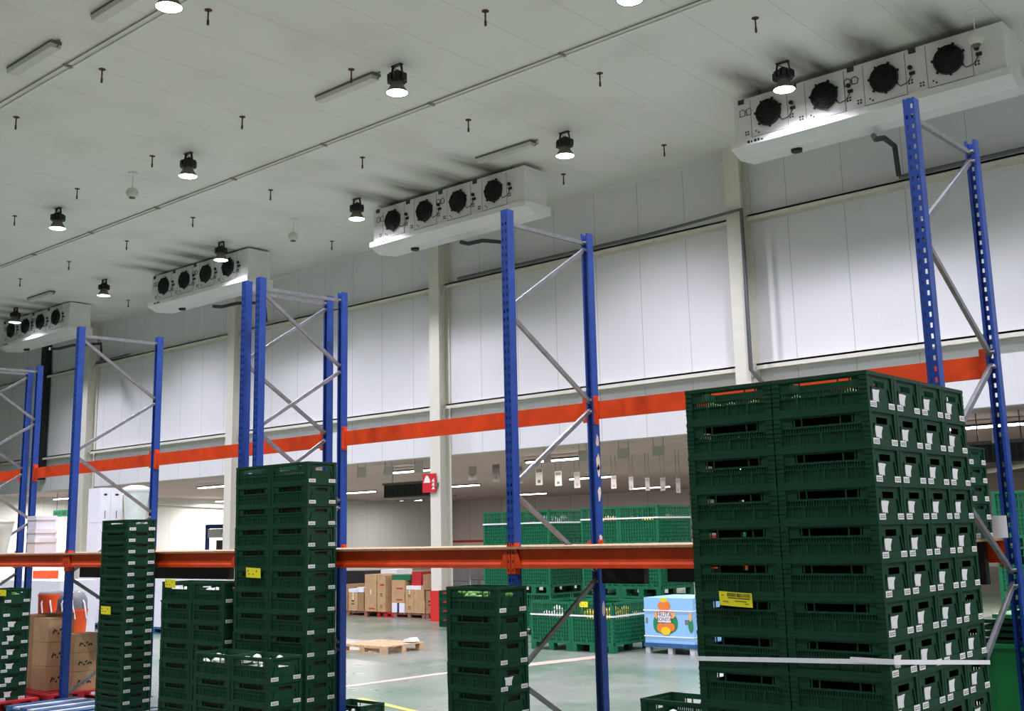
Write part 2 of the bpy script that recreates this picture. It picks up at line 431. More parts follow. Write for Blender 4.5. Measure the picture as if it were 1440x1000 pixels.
def make_globe():
    t = thing('globe_sensor', '', 'sensor')
    MB().lathe([(.09, -.03), (.1, -.015), (.1, 0)], n=14).tube([(0,0,-.03), (0,0,-.35)], .01, 6).build('stem', M['white'], t)
    MB().lathe([(.02, -.34), (.09, -.37), (.13, -.43), (.135, -.48), (.11, -.54), (.07, -.57)], n=18).build('globe', M['cream'], t)
    MB().lathe([(.07, -.57), (.07, -.59), (.001, -.59)], n=14, cap=False).build('grille', M['grey'], t)
    return t
GL = Proto(make_globe)
for X, Y, lab in ((-22.0, 12.4, 'white globe hanging from the ceiling between two middle-row lamps at left'), (-22.5, 17.2, 'white globe hanging behind the ceiling cable near the second cooler from left'), (-5.4, 17.55, 'white globe hanging in front of the rightmost cooler')):
    GL.at((X, Y, CEILZ), lab, 'hanging globes')

# ------------------------------------------------------------------ ceiling coolers
def make_cooler():
    t = thing('air_cooler', '', 'cooler')
    L, D, H = 4.95, .75, .82
    c = MB(); c.box(0, L, 0, D, -H, 0)
    c.build('casing', M['white'], t)
    tr = MB(); tr.prism([(-.07, -H-.12), (-.07, -H), (D+.05, -H), (D+.05, -H-.2), (.25, -H-.26)][::-1], 'x', -.07, L+.07)
    tr.build('drip_tray', M['white'], t)
    lg = MB()
    for k, (w, hh) in enumerate(((.05, .05), (.03, .04), (.05, .05), (.04, .05), (.04, .03))): lg.box(.28+k*.07, .28+k*.07+w, -.074, -.07, -H-.085, -H-.085+hh)
    lg.build('maker_mark', M['inkd'], t)
    for x in (.15, 1.23, 2.34, 3.45): MB().box(x-.05, x+.07, -.02, -.001, -.09, .0).build('mounting_bracket', M['insul'], t)
    hg = MB()
    for x in (.5, 2.4, 4.5):
        for y in (.1, D-.1): hg.tube([(x, y, -.01), (x, y, .3)], .012, 6)
    hg.build('hanger_rod', M['grey'], t)
    for i, x in enumerate((.73, 1.84, 2.95, 4.06)):
        p = MB(); p.box(x-.38, x+.38, -.012, 0, -H+.03, -.04); p.mt(1)
        for u in (0, .05):
            for w in (0, .05): p.box(x+.40+u, x+.43+u, -.006, 0, -.62+w, -.59+w); p.box(x-.52+u, x-.49+u, -.006, 0, -.72+w, -.69+w)
        p.box(x-.30, x-.27, -.014, -.012, -.7, -.67); p.box(x-.25, x-.22, -.014, -.012, -.74, -.71)
        for q in (x-.38, x+.37): p.box(q, q+.008, -.0135, -.012, -H+.03, -.04)
        p.box(x-.38, x+.38, -.0135, -.012, -H+.03, -H+.037)
        p.build('fan_panel', [M['white'], M['insul']], t)
        f = MB(); z = -.40
        f.lathe([(.24, -.09), (.25, -.07), (.25, -.012)], (x, 0, z), 24, 'y', cap=False)
        for r in (.05, .09, .13, .17, .21): f.lathe([(r-.006, -.1), (r+.006, -.1), (r+.006, -.09), (r-.006, -.09), (r-.006, -.1)], (x, 0, z), 24, 'y', cap=False)
        f.lathe([(.24, -.03), (.001, -.03)], (x, 0, z), 24, 'y', cap=False)
        for k in range(10):
            a = 2*PI*k/10; f.bar((x+.05*math.cos(a), -.095, z+.05*math.sin(a)), (x+.24*math.cos(a), -.095, z+.24*math.sin(a)), .012, .01, (0,1,0))
        for k in range(7):
            a = 2*PI*k/7+.3; f.bar((x+.235*math.cos(a), -.05, z+.235*math.sin(a)), (x+.285*math.cos(a), -.05, z+.285*math.sin(a)), .035, .035, (0,1,0))
        fo = f.build('fan_guard', M['dark'], t)
        b = MB()
        for k in range(5):
            a = 2*PI*k/5
            b.add([(x+.05*math.cos(a), -.05, z+.05*math.sin(a)), (x+.21*math.cos(a-.3), -.075, z+.21*math.sin(a-.3)), (x+.21*math.cos(a+.35), -.04, z+.21*math.sin(a+.35)), (x+.05*math.cos(a+.6), -.045, z+.05*math.sin(a+.6))], [(0,1,2,3)])
        b.lathe([(.07, -.08), (.07, -.03)], (x, 0, z), 12, 'y'); b.build('fan_blade', M['black'], fo)
        MB().lathe([(.04, -.05), (.04, -.013)], (x+.46, 0, -.34), 10, 'y').build('cable_gland', M['dark'], t)
        MB().box(x+.44, x+.53, -.04, 0, -.47, -.42).build('junction_box', M['dark'], t)
        MB().tube([(x+.2, -.05, -.54), (x+.28, -.04, -.62), (x+.42, -.04, -.59), (x+.48, -.03, -.47)], .009, 5).build('cable', M['dark'], t)
    for x0 in (.12, 2.22):
        e = MB()
        for q in (0, .14):
            e.tube([(x0+q, -.008, -.33), (x0+q, -.008, -.22), (x0+q+.07, -.008, -.2), (x0+q+.12, -.008, -.25), (x0+q+.1, -.008, -.33), (x0+q, -.008, -.33)], .008, 5)
        e.build('emblem', M['ink'] if x0 < 1 else M['inkd'], t)
    MB().lathe([(.1, -.1), (.11, 0)], (1.0, .45, -H-.2), 12).build('drain_outlet', M['black'], t)
    return t
CO = Proto(make_cooler)
for i, (X, lab) in enumerate(((-9.87, 'white four-fan cooler under the ceiling at the right'), (-19.92, 'white four-fan cooler above the middle blue frame'), (-29.95, 'white four-fan cooler behind the double blue frame'), (-39.85, 'white four-fan cooler at the left edge of the picture'))):
    CO.at((X*1.017, 17.95, (10.07, 10.1, 10.14, 10.16)[i]), lab, 'ceiling coolers')
    sh = Vector((X+9.87, 0, 0))
    conduit('cooler_pipe', [atY(1227, 174, 18.25)+sh-Vector((0,0,.22)), atY(1230, 181, 18.6)+sh-Vector((0,0,.2)), atY(1243, 194, 19.2)+sh, atY(1258, 205, 20.4)+sh, atY(1264, 247, 20.45)+sh], .05, M['insul'],
            'dark insulated pipe dropping from the ' + ('rightmost cooler', 'second cooler from right', 'third cooler from right', 'leftmost cooler')[i], 'pipe', 'cooler pipes')

# ------------------------------------------------------------------ pallet racking
YF, YR, PW, PD, PH = 7.49, 8.70, .082, .09, 5.07
def post_mesh(n):
    """omega profile with two columns of real punched holes in its outer web"""
    mb = MB(); xs = [0, .013, .030, .052, .069, PW]; pitch = .075; hh = .034; th = .003
    zs = [0]; k = 0
    while zs[-1] < PH-.001:
        zs += [min(PH, zs[-1]+pitch-hh), min(PH, zs[-1]+pitch)]
    for j in range(len(zs)-1):
        z0, z1 = zs[j], zs[j+1]
        if z1 - z0 < 1e-6: continue
        if j % 2 == 0: mb.box(0, PW, 0, th, z0, z1)
        else:
            for i in (0, 2, 4): mb.box(xs[i], xs[i+1], 0, th, z0, z1)
    mb.box(0, th, th, PD, 0, PH); mb.box(PW-th, PW, th, PD, 0, PH)
    mb.box(th, .02, PD-th, PD, 0, PH); mb.box(PW-.02, PW-th, PD-th, PD, 0, PH)
    return mb.mesh('post', M['blue'])
pme = post_mesh(0)
fpme = MB().box(-.02, PW+.02, -.02, PD+.02, 0, .008).mesh('foot_plate', M['blue'])
def make_frame(kind):
    def f():
        t = thing('rack_frame', '', 'rack frame')
        dx = PW/2
        a = place('post', pme, t, (-dx, 0, 0)); b = place('post', pme, t, (dx, YR-YF+PD, 0), PI)
        place('foot_plate', fpme, a); place('foot_plate', fpme, b)
        y0, y1 = PD*.75, YR-YF+PD*.25
        def br(p, q):
            mb = MB(); p = Vector((0, *p)); q = Vector((0, *q)); d = (q-p).normalized(); n = Vector((0, -d.z, d.y))
            mb.bar(p, q, .004, .038, n); 
            for s in (-1, 1): mb.bar(p+n*s*.0175+Vector((-.014,0,0)), q+n*s*.0175+Vector((-.014,0,0)), .028, .004, n)
            for e in (p+d*.03, q-d*.03): mb.lathe([(.014, -.03), (.014, .03)], tuple(e), 8, 'x')
            mb.build('brace', M['galv'], t)
        br((y0, 4.95), (y1, 4.97))
        hi = [4.12, 2.5, .88]; lo = [4.95, 3.32, 1.7, .12]
        A, B = (y0, y1) if kind == 'A' else (y1, y0)   # nodes at hi on side A, at lo on side B
        seq = []
        for i in range(3): seq += [(B, lo[i]-.04), (A, hi[i]+.03), (A, hi[i]-.03), (B, lo[i+1]+.04)]
        for i in range(0, len(seq), 2): br(seq[i], seq[i+1])
        return t
    return f
FA, FB = Proto(make_frame('A')), Proto(make_frame('B'))
XP = {'A': -2.805, 'B': -6.65, 'C': -10.44, 'c': -10.71, 'D': -14.58, 'E': -18.27, 'e': -18.62, 'G': 1.02, 'H': -22.4}
FA.at((XP['A'], YF, 0), 'blue upright frame with grey braces at the right behind the strapped crates', 'rack frames')
FA.at((XP['B'], YF, 0), 'blue upright frame in the middle with scraped paint on its rear post', 'rack frames')
FB.at((XP['C'], YF, 0), 'right one of the two blue frames standing close together', 'rack frames')
FA.at((XP['c'], YF, 0), 'left one of the two blue frames standing close together', 'rack frames')
FB.at((XP['D'], YF, 0), 'blue upright frame at left beside the cardboard boxes', 'rack frames')
FB.at((XP['E'], YF, 0), 'right one of the two blue frames at the left edge of the picture', 'rack frames')
FA.at((XP['e'], YF, 0), 'left one of the two blue frames at the left edge of the picture', 'rack frames')
FA.at((XP['H'], YF, 0), 'blue upright frame beyond the left edge of the picture', 'rack frames outside the picture')
M['blackbar'] = mat('black painted bar', (18, 17, 17), .6)
def rearbar(px0, px1, pyb, lab):
    a = atY(px0, 800, YR-.1); b = atY(px1, 800, YR-.1); z = atY((px0+px1)/2, pyb, YR-.1).z
    tag(MB().box(a.x, b.x, YR-.1, YR-.02, z, 1.97).build('deck_support', M['blackbar']), lab, 'bar', 'black bars under the shelf decks')
rearbar(112, 322, 813.5, 'black bar under the shelf deck left of the double frame')
rearbar(846, 905, 821, 'black bar under the shelf deck right of the middle frame')
rearbar(938, 1030, 819, 'black bar under the shelf deck beside the strapped load')
rearbar(1330, 1386, 822, 'black bar under the shelf deck at the right frame')
# scraped patches on the rear post of the middle frame
r0 = random.Random(3)
fr = [o for o in bpy.data.objects if o.name.startswith('rack_frame') and 'scraped' in o.get('label', '')][0]
for zc, w in ((2.98, .05), (2.78, .06), (2.7, .045), (2.47, .05), (2.03, .05), (1.38, .05)):
    pts = [(math.cos(2*PI*k/9)*w*.6*r0.uniform(.5, 1), zc+math.sin(2*PI*k/9)*w*1.7*r0.uniform(.5, 1)) for k in range(9)]
    so = MB().prism([(YR+.05+p[0], p[1]) for p in pts], 'x', XP['B']+PW/2-.0005, XP['B']+PW/2+.0015).build('scraped_patch', M['primer'], fr, (-XP['B'], -YF, 0)); so['label'] = 'patch of bare primer scraped through the blue paint'

bays = [('H', 'e', 'bay cut by the left edge'), ('E', 'D', 'left bay above the cardboard boxes'), ('D', 'c', 'bay left of the double frame'), ('C', 'B', 'bay between the double frame and the middle frame'),
        ('B', 'A', 'bay right of the middle frame')]
def beam(x0, x1, y, z0, z1, front, lab):
    t = thing('rack_beam', lab, 'beam', ((x0+x1)/2, y, z0), 0, 'orange rack beams')
    L = (x1-x0)/2; h = z1-z0
    mb = MB()
    mb.prism([(0, .03), (.0, 0), (.05, 0), (.05, h), (.018, h), (.018, .05)] if front else [(0, h), (0, 0), (.05, 0), (.05, h)], 'x', -L, L)
    mb.build('beam_bar', M['orange'], t)
    for s in (-1, 1):
        c = MB()
        if front:
            xa, xb = s*L, s*(L+.036)
            c.box(xa, xb, -.006, .0, -.05, h+.055); c.box(s*(L-.004), s*L, -.006, .07, -.05, h+.055)
            c.prism([(s*L, -.0), (s*(L-.09), .0), (s*(L-.03), h), (s*L, h)][::-s], 'y', -.006, -.001)
            cc = c.build('end_connector', M['orange'], t)
            d = MB()
            for k in range(4): d.box(s*(L+.008), s*(L+.02), -.0075, -.006, -.03+k*.075, -.005+k*.075)
            d.build('slot', M['black'], cc)
        else:
            c.box(s*(L-.004), s*L, -.01, .07, -.05, h+.06); c.box(s*L, s*(L-.05), -.012, -.002, -.03, h+.05)
            c.build('end_connector', M['orange'], t)
for a, b, nm in bays:
    x0, x1 = XP[a]+PW/2, XP[b]-PW/2
    beam(x0, x1, YF-.002, 1.81, 1.97, True, f'lower front orange beam of the {nm}')
    beam(x0, x1, YR+.015, 1.81, 1.97, False, f'lower rear orange beam of the {nm}')
    beam(x0, x1, YR+.015, 3.19, 3.36, False, f'upper orange beam of the {nm}')
    dk = MB().box(x0+.005, x1-.005, YF-.01, YR+.07, 1.972, 1.992).box(x0-PW/2+.003, x1+PW/2-.003, YF-.03, YF-.01, 1.972, 1.992)
    tag(dk.build('shelf_deck', M['chip']), f'chipboard shelf deck of the {nm}', 'shelf', 'shelf decks')

# ------------------------------------------------------------------ crates
def crate_body(L, W, H, m):
    mb = MB(); T = .012
    mb.box(.006, L-.006, .006, W-.006, .004, .014)
    def ring(z0, z1, o, t):
        mb.box(o, L-o, o, o+t, z0, z1); mb.box(o, L-o, W-o-t, W-o, z0, z1); mb.box(o, o+t, o+t, W-o-t, z0, z1); mb.box(L-o-t, L-o, o+t, W-o-t, z0, z1)
    ring(0, .026*H/.21, .003, T); ring(H-.022*H/.21, H, 0, T)
    zb, zt = .026*H/.21, H-.022*H/.21
    cl, cs = .05, .034
    for sx in (0, 1):
        for sy in (0, 1):
            xa = 0 if not sx else L; ya = 0 if not sy else W; dx = 1 if not sx else -1; dy = 1 if not sy else -1
            mb.box(xa+dx*.002, xa+dx*cl, ya+dy*.002, ya+dy*T, zb, zt); mb.box(xa+dx*.002, xa+dx*T, ya+dy*T, ya+dy*cs, zb, zt)
            n = max(3, int(H/.03))
            for k in range(1, n):
                z = zb+(zt-zb)*k/n; mb.box(xa-dx*.001, xa+dx*(cl+.004), ya-dy*.001, ya+dy*T, z, z+.004)
    ps = zb+(zt-zb)*.66
    hz = zb+(zt-zb)*.42
    for sy in (0, 1):                                  # long walls: solid lower panel, slatted band, open hand slot
        ya = 0 if not sy else W; d = 1 if not sy else -1
        mb.box(cl, L-cl, ya+d*.010, ya+d*.014, zb, hz)
        x = cl
        while x < L-cl-.008:
            mb.box(x, x+.011, ya+d*.010, ya+d*.014, hz, ps-.008); x += .0165
        mb.box(cl, L-cl, ya+d*.006, ya+d*.015, ps-.012, ps)
        for fx in (.27, .5, .73): mb.box(L*fx-.006, L*fx+.006, ya+d*.003, ya+d*.012, zb, hz)
        x = cl+.02
        while x < L-cl-.01:
            mb.box(x-.0015, x+.0015, ya+d*.007, ya+d*.012, zb, hz-.004); x += .02
        mb.box(cl, L-cl, ya+d*.004, ya+d*.012, hz-.006, hz)
        for fx in (.22, .3, .7, .82): mb.box(L*fx-.004, L*fx+.004, ya+d*.007, ya+d*.013, ps, zt)
        mb.box(cl, L*.2, ya+d*.008, ya+d*.013, ps, zt); mb.box(L*.84, L-cl, ya+d*.008, ya+d*.013, ps, zt)
        mb.box(L*.2, L*.84, ya+d*.006, ya+d*.013, zt-.012, zt)
    for sx in (0, 1):                                  # short walls: recessed panel with a grip hole
        xa = 0 if not sx else L; d = 1 if not sx else -1
        zl = zb+(zt-zb)*.6; zh = zb+(zt-zb)*.83; g = W*.2
        mb.box(xa+d*.013, xa+d*.018, cs, W-cs, zb, zl); mb.box(xa+d*.013, xa+d*.018, cs, W-cs, zh, zt)
        mb.box(xa+d*.013, xa+d*.018, cs, W/2-g, zl, zh); mb.box(xa+d*.013, xa+d*.018, W/2+g, W-cs, zl, zh)
        for s in (-1, 1): mb.bar((xa+d*.009, W/2+s*(W/2-cs-.01), zb), (xa+d*.009, W/2+s*(W/2-cs-.035), zl), .01, .012, (0,1,0))
        mb.box(xa+d*.003, xa+d*.014, cs, W-cs, zb, zb+.012*H/.21)
    return mb.mesh('crate_body', m)
def label_mesh():
    mb = MB(); mb.box(0, .002, -.041, .041, 0, .034)
    mb.mt(1)
    for i, (a, b, z) in enumerate(((-.03, -.012, .021), (-.006, .012, .021), (.018, .032, .022), (-.03, .0, .011), (.006, .03, .011))): mb.box(.0018, .0024, a, b, z-.003, z+.003)
    return mb.mesh('label_plate', [M['paper'], M['ink']])
def tag_mesh(v):
    r = random.Random(v); mb = MB()
    j = lambda: r.uniform(-.004, .004)
    mb.prism([(-.04+j(), .002), (-.014, .004+j()), (.0, -.002), (.014+j(), .004), (.036+j(), .0), (.032, .025+j()), (.04+j(), .045), (.056+j(), .068+j()), (.0, .07+j()), (-.056+j(), .069), (-.046+j(), .045), (-.044, .02)], 'x', 0, .0015)
    return mb.mesh('paper_label', M['paper'])
M['dark_fill'] = mat('dark crate fill', (34, 36, 26), .8, noise=.5, nscale=30)  # dark block added inside crates so no light shows through the slots
lme = label_mesh(); tmes = [tag_mesh(v) for v in range(4)]
DIM = {'tall': (.6, .37, .2088), 'low': (.6, .37, .131), 'mid': (.6, .37, .175)}
BODY = {k: crate_body(*DIM[k], M['crate']) for k in DIM}
BODY['worn'] = crate_body(*DIM['tall'], M['crateB']); DIM['worn'] = DIM['tall']
DARK_FILL = {k: MB().box(.03, d[0]-.03, .03, d[1]-.03, .016, d[2]*.8).mesh('dark_fill', M['dark_fill']) for k, d in DIM.items()}
tore = random.Random(11)
def crate(kind, x, y, z, label, group, labels=True, sticker=None, dark_fill=False):
    L, W, h = DIM[kind]
    t = thing('produce_crate', label, 'crate', (x, y, z), 0, group)
    place('crate_body', BODY[kind], t)
    if dark_fill: place('dark_fill', DARK_FILL[kind], t)
    if labels:
        for s in (.06, W-.06): place('label_plate', lme, t, (L, s, .004))
    if sticker is not None: place('paper_label', tmes[sticker % 4], t, (L-.013, W*.36, .04))
    return t
def fill(x, y, z, L, W, hgt, m, label, cat='produce', seed=1, n=26, r=(.03, .055)):
    rr = random.Random(seed); mb = MB()
    mb.box(x+.03, x+L-.03, y+.03, y+W-.03, z, z+hgt*.4)
    for k in range(n):
        a = rr.uniform(*r); cx, cy = rr.uniform(x+.07, x+L-.07), rr.uniform(y+.07, y+W-.07); cz = z+hgt*rr.uniform(.3, .75)
        prof = [(a*.3, -a*.6), (a, -a*.3), (a*1.05, a*.1), (a*.6, a*.5), (a*.1, a*.7)]
        mb.lathe(prof, (cx, cy, cz), 8)
    return tag(mb.build('packed_produce', m), label, cat, kind='stuff')

# the tall strapped load at the right: two crates wide, four deep
H = .2088; Y0 = 5.98
top = atY(1218, 520, Y0); XB = top.x; n = 14; z0 = top.z - n*H
bd = MB().box(XB-1.2, XB, Y0, Y0+1.48, 0.02, z0)
for sx in (XB-1.1, XB-.1):
    for sy in (Y0+.1, Y0+1.38): bd.lathe([(.02, 0), (.02, .02)], (sx, sy, 0), 10)
tag(bd.build('crate_dolly', M['crate']), 'low green dolly under the tall strapped crates, below the picture', 'dolly')
where = {(1, 0): 'near corner column', (0, 0): 'front left column', (1, 1): 'second right-side column', (1, 2): 'third right-side column', (1, 3): 'rearmost right-side column'}
for k in range(n):
    z = top.z - (k+1)*H
    for (i, j), w in where.items():
        jx = tore.uniform(-.002, .0)*(i == 0)
        lay = fromtop(k)
        crate('tall', XB-1.2+i*.6-(.002 if i == 0 else 0)+jx, Y0+j*.3722, z, f'green crate of the strapped load, {w}, {lay}', 'crates of the tall strapped load', labels=(i == 1), sticker=(k*4+j+tore.randint(0, 3)) if i == 1 else None)
for k in range(n):
    for j in (1, 2, 3):
        crate('tall', XB-1.2-.003, Y0+j*.3722, top.z-(k+1)*H, 'green crate hidden inside the tall strapped load', 'hidden crates of the tall strapped load', labels=False)
zs = atY(979, 926, Y0-.004).z
sb = MB(); e = .004
for (a, b, c, d) in ((XB-1.205, XB+e, Y0-e-.002, Y0-e), (XB-1.205, XB+e, Y0+1.49+e, Y0+1.49+e+.002)): sb.box(a, b, c, d, zs-.014, zs+.014)
zc = atY(1247, 931, Y0-.004).z; zb_ = atX(1390, 932, XB+.004).z
sb = MB()
def ribbon(mb, pts, w, t):
    for p, q in zip(pts[:-1], pts[1:]): mb.bar(p, q, t, w)
    return mb
ribbon(sb, [(XB-1.212, Y0-.006, zs), (XB+.006, Y0-.006, zc), (XB+.006, Y0+1.495, zb_), (XB-1.212, Y0+1.495, zb_), (XB-1.212, Y0-.006, zs)], .026, .003)
sb.box(XB-.22, XB+.03, Y0-.009, Y0-.007, zc-.012, zc+.016)
tag(sb.build('packing_strap', M['strap']), 'white strap tied around the tall strapped load', 'strap')
def yellow_tag(px0, py0, px1, py1, Y, label, tilt=0., sub=True):
    a = atY(px0, py0, Y); b = atY(px1, py1, Y); w = b.x-a.x; h = a.z-b.z
    t = thing('yellow_tag', label, 'tag', (a.x, Y, b.z), 0, 'yellow tags')
    mb = MB(); n = 6
    vs = []; fs = []
    for i in range(n+1):
        u = i/n; dz = -tilt*u*h*.4; cy = -.012*math.sin(PI*u)-.003
        vs += [(u*w, cy, dz), (u*w, cy-.004, h+dz), (u*w, cy-.002, dz), (u*w, cy-.006, h+dz)]
    for i in range(n):
        k = i*4; fs += [(k, k+4, k+5, k+1), (k+2, k+3, k+7, k+6), (k, k+2, k+6, k+4), (k+1, k+5, k+7, k+3)]
    mb.add(vs, fs); mb.build('tag_paper', M['yellow'], t)
    d = MB(); rr = random.Random(5)
    def mark(u0, u1, v0, v1):
        for um in ((u0, u1),):
            p = []
            for u in um:
                cy = -.012*math.sin(PI*u)-.0066; p.append((u*w, cy, -tilt*u*h*.4))
            d.add([(p[0][0], p[0][1]-.004*v0, p[0][2]+v0*h), (p[1][0], p[1][1]-.004*v0, p[1][2]+v0*h), (p[1][0], p[1][1]-.004*v1, p[1][2]+v1*h), (p[0][0], p[0][1]-.004*v1, p[0][2]+v1*h)], [(0,1,2,3)])
    if sub:
        u = .28
        while u < .95:
            q = rr.choice((.012, .02, .03)); mark(u, u+q, .68, .94); u += q+rr.choice((.012, .018))
        for u0, u1, v in ((.3, .6, .56), (.62, .95, .56), (.08, .16, .72), (.12, .3, .28), (.5, .85, .36), (.8, .9, .2)): mark(u0, u1, v, v+.05)
    else: mark(.15, .8, .6, .75); mark(.2, .6, .3, .4)
    d.build('print', M['inkd'], t)
yellow_tag(1012, 831, 1059, 852, Y0-.004, 'large yellow barcode tag on the tall strapped load', .35)
fill(XB-1.2, Y0, top.z-H+.016, .6, .37, .13, M['leaf'], 'leafy greens in the top front left crate of the strapped load', seed=4)
fill(XB-.6, Y0, top.z-H+.016, .6, .37, .10, M['leaf'], 'leafy greens in the top near corner crate of the strapped load', seed=5)

def stack(px, py, Y, ncol, kind, base, name, grp, colnames, labels=True, stick=None, worn=False, inset=None, nlay=None):
    """crates piled from the floor (or a pallet top) up to the pixel height; the right front top corner sits at the pixel"""
    L, W, h = DIM[kind]
    t = atY(px, py, Y); nl = nlay or int(round((t.z-base)/h)); h2 = h; zt = base + nl*h
    for k in range(nl):
        z = base + (nl-1-k)*h
        for i in range(ncol):
            jx = tore.uniform(-.003, .0)*(i+1 < ncol or ncol == 1); jy = tore.uniform(-.004, .004)
            lab = f'green crate {name}, {colnames[i] + ", " if colnames[i] else ""}{fromtop(k)}'
            crate(kind, t.x-L*(ncol-i)-.002*(ncol-1-i)+jx, Y+jy, z, lab, grp, labels=labels and i == ncol-1, sticker=(stick(k) if stick and i == ncol-1 else None), dark_fill=k > 0)
    print('STACK', name, 'top z wanted', round(t.z, 3), 'got', round(zt, 3), 'x', round(t.x, 2), 'layers', nl)
    return t, zt, nl
YS = 7.02
def pallet(x0, y0, z0, L, W, h, body, slat, label, cat='pallet', grp=None, rz=0, worn=None):
    t = thing('pallet', label, cat, (x0, y0, z0), rz, grp)
    n = 7 if L > 1 else 5
    sw = L/n*.72
    for i in range(n):
        MB().box(i*(L-sw)/(n-1), i*(L-sw)/(n-1)+sw, 0, W, h-.022, h).build('top_board', slat if (worn and i % 2) else body, t)
    for y in (0, W/2-.05, W-.1):
        MB().box(0, L, y, y+.1, h-.044, h-.022).build('stringer', body, t)
        MB().box(0, L, y, y+.1, 0, .02).build('bottom_board', body, t)
        for x in (0, L/2-.06, L-.12): MB().box(x, x+.12, y, y+.1, .02, h-.044).build('block', body, t)
    return t
# pile by the double frame
tC, zC, nC = stack(433, 651, YS, 2, 'tall', .146, 'in tall pile at double frame', 'crates of the tall pile at the double frame', ('left column', 'right column'))
pallet(tC.x-1.22, YS-.02, 0, 1.24, .42, .146, M['woodd'], M['wood'], 'narrow wooden pallet under the tall pile at the double frame', grp='crate pallets')
fill(tC.x-1.2, YS, zC-H+.016, .6, .37, .12, M['film'], 'white packets in the top left crate of the tall pile', seed=6)
fill(tC.x-.6, YS, zC-H+.016, .6, .37, .13, M['film'], 'white packets in the top right crate of the tall pile', seed=7)
yellow_tag(347, 798, 367, 812, YS-.008, 'yellow tag on the tall pile at the double frame', .2, False)
tL, zL, nL = stack(316, 815, YS, 2, 'tall', .0, 'in pile left of double frame', 'crates of the pile left of the double frame', ('left column', 'right column'))
yellow_tag(233, 814, 247, 826, YS-.008, 'yellow tag on the pile left of the double frame', .2, False)
fill(tL.x-1.2, YS, zL-H+.016, .6, .37, .14, M['film'], 'pale packets in the top left crate left of the double frame', seed=8)
fill(tL.x-.6, YS, zL-H+.016, .6, .37, .14, M['film'], 'pale packets in the top right crate left of the double frame', seed=9)
tF, zF, nF = stack(379, 940, 6.4, 2, 'worn', .0, 'in low pile before double frame', 'crates of the low front pile', ('left column', 'right column'))
fill(tF.x-1.2, 6.4, zF-H+.016, .6, .37, .2, M['film'], 'white packets in the left top crate of the low front pile', seed=10)
fill(tF.x-.6, 6.4, zF-H+.016, .6, .37, .22, M['film'], 'white packets in the right top crate of the low front pile', seed=12)
tB, zB, nB = stack(700, 825, YS, 1, 'tall', .0, 'of the single pile before the middle frame', 'crates of the pile before the middle frame', ('',), stick=lambda k: 1 if k in (3,) else None)
fill(tB.x-.6, YS, zB-H+.016, .6, .37, .19, M['leaf'], 'leafy greens in the top crate before the middle frame', seed=13)
# low crates at the left, standing on a blue pallet
tD, zD, nD = stack(181, 728, YS, 1, 'low', .15, 'in slim pile of low crates at left', 'low crates of the slim pile at left', ('',))
yellow_tag(143, 852, 156, 864, YS-.008, 'yellow tag on the slim pile of low crates', .1, False)
pallet(tD.x-.85, YS-.1, 0, 1.2, .8, .15, M['bluep'], M['wornw'], 'blue pallet under the slim pile of low crates', grp='blue pallets', worn=True)
pallet(tD.x-2.2, YS-.3, 0, 1.25, .9, .15, M['bluep'], M['wornw'], 'empty blue pallet on the floor left of the slim pile', grp='blue pallets', worn=True)
tE, zE, nE = stack(5, 834, 6.8, 1, 'mid', .15, 'in pile at left picture edge', 'crates of the pile at the left edge', ('',), stick=lambda k: k if k > 1 else None)
yellow_tag(-6, 829, 9, 838, 6.79, 'yellow tag on the pile at the left edge', .1, False)
pallet(tE.x-.9, 6.7, 0, 1.0, .6, .15, M['redp'], M['redp'], 'red pallet under the pile at the left edge', grp='red pallets')
fill(tE.x-.6, 6.8, zE-.175+.016, .6, .37, .14, M['leaf'], 'produce in the top crate at the left edge', seed=14)
# crates near the floor
pp = atY(900, 982, 6.4)
nl = max(1, int(round(pp.z/H)))
for k in range(nl):
    crate('worn', pp.x, 6.4, (nl-1-k)*H + pp.z - nl*H, f'dark green crate of the short pile beside the strapped load, {fromtop(k)}', 'crates of the short pile beside the strapped load')
fill(pp.x, 6.4, pp.z-H+.016, .6, .37, .11, M['film'], 'scraps of white packing in the short pile beside the strapped load', seed=15, n=6, r=(.02, .04))
q = atZ(541, 988, .2088)
crate('worn', q.x-.6, q.y-.37, 0, 'single open green crate on the floor behind the tall pile', None)
fill(q.x-.6, q.y-.37, .016, .6, .37, .12, M['film'], 'pale packets in the single crate on the floor', seed=16, n=8)
# low crates lying on the shelf deck behind the strapped load
L, W, h = DIM['low']
L, W, h = DIM['low']
for k in range(5):
    crate('low', -2.866-L, 8.17, 1.993+k*h, f'low green crate on the shelf deck behind the strapped load, {fromtop(4-k)}', 'low crates on the shelf deck', dark_fill=k < 4)

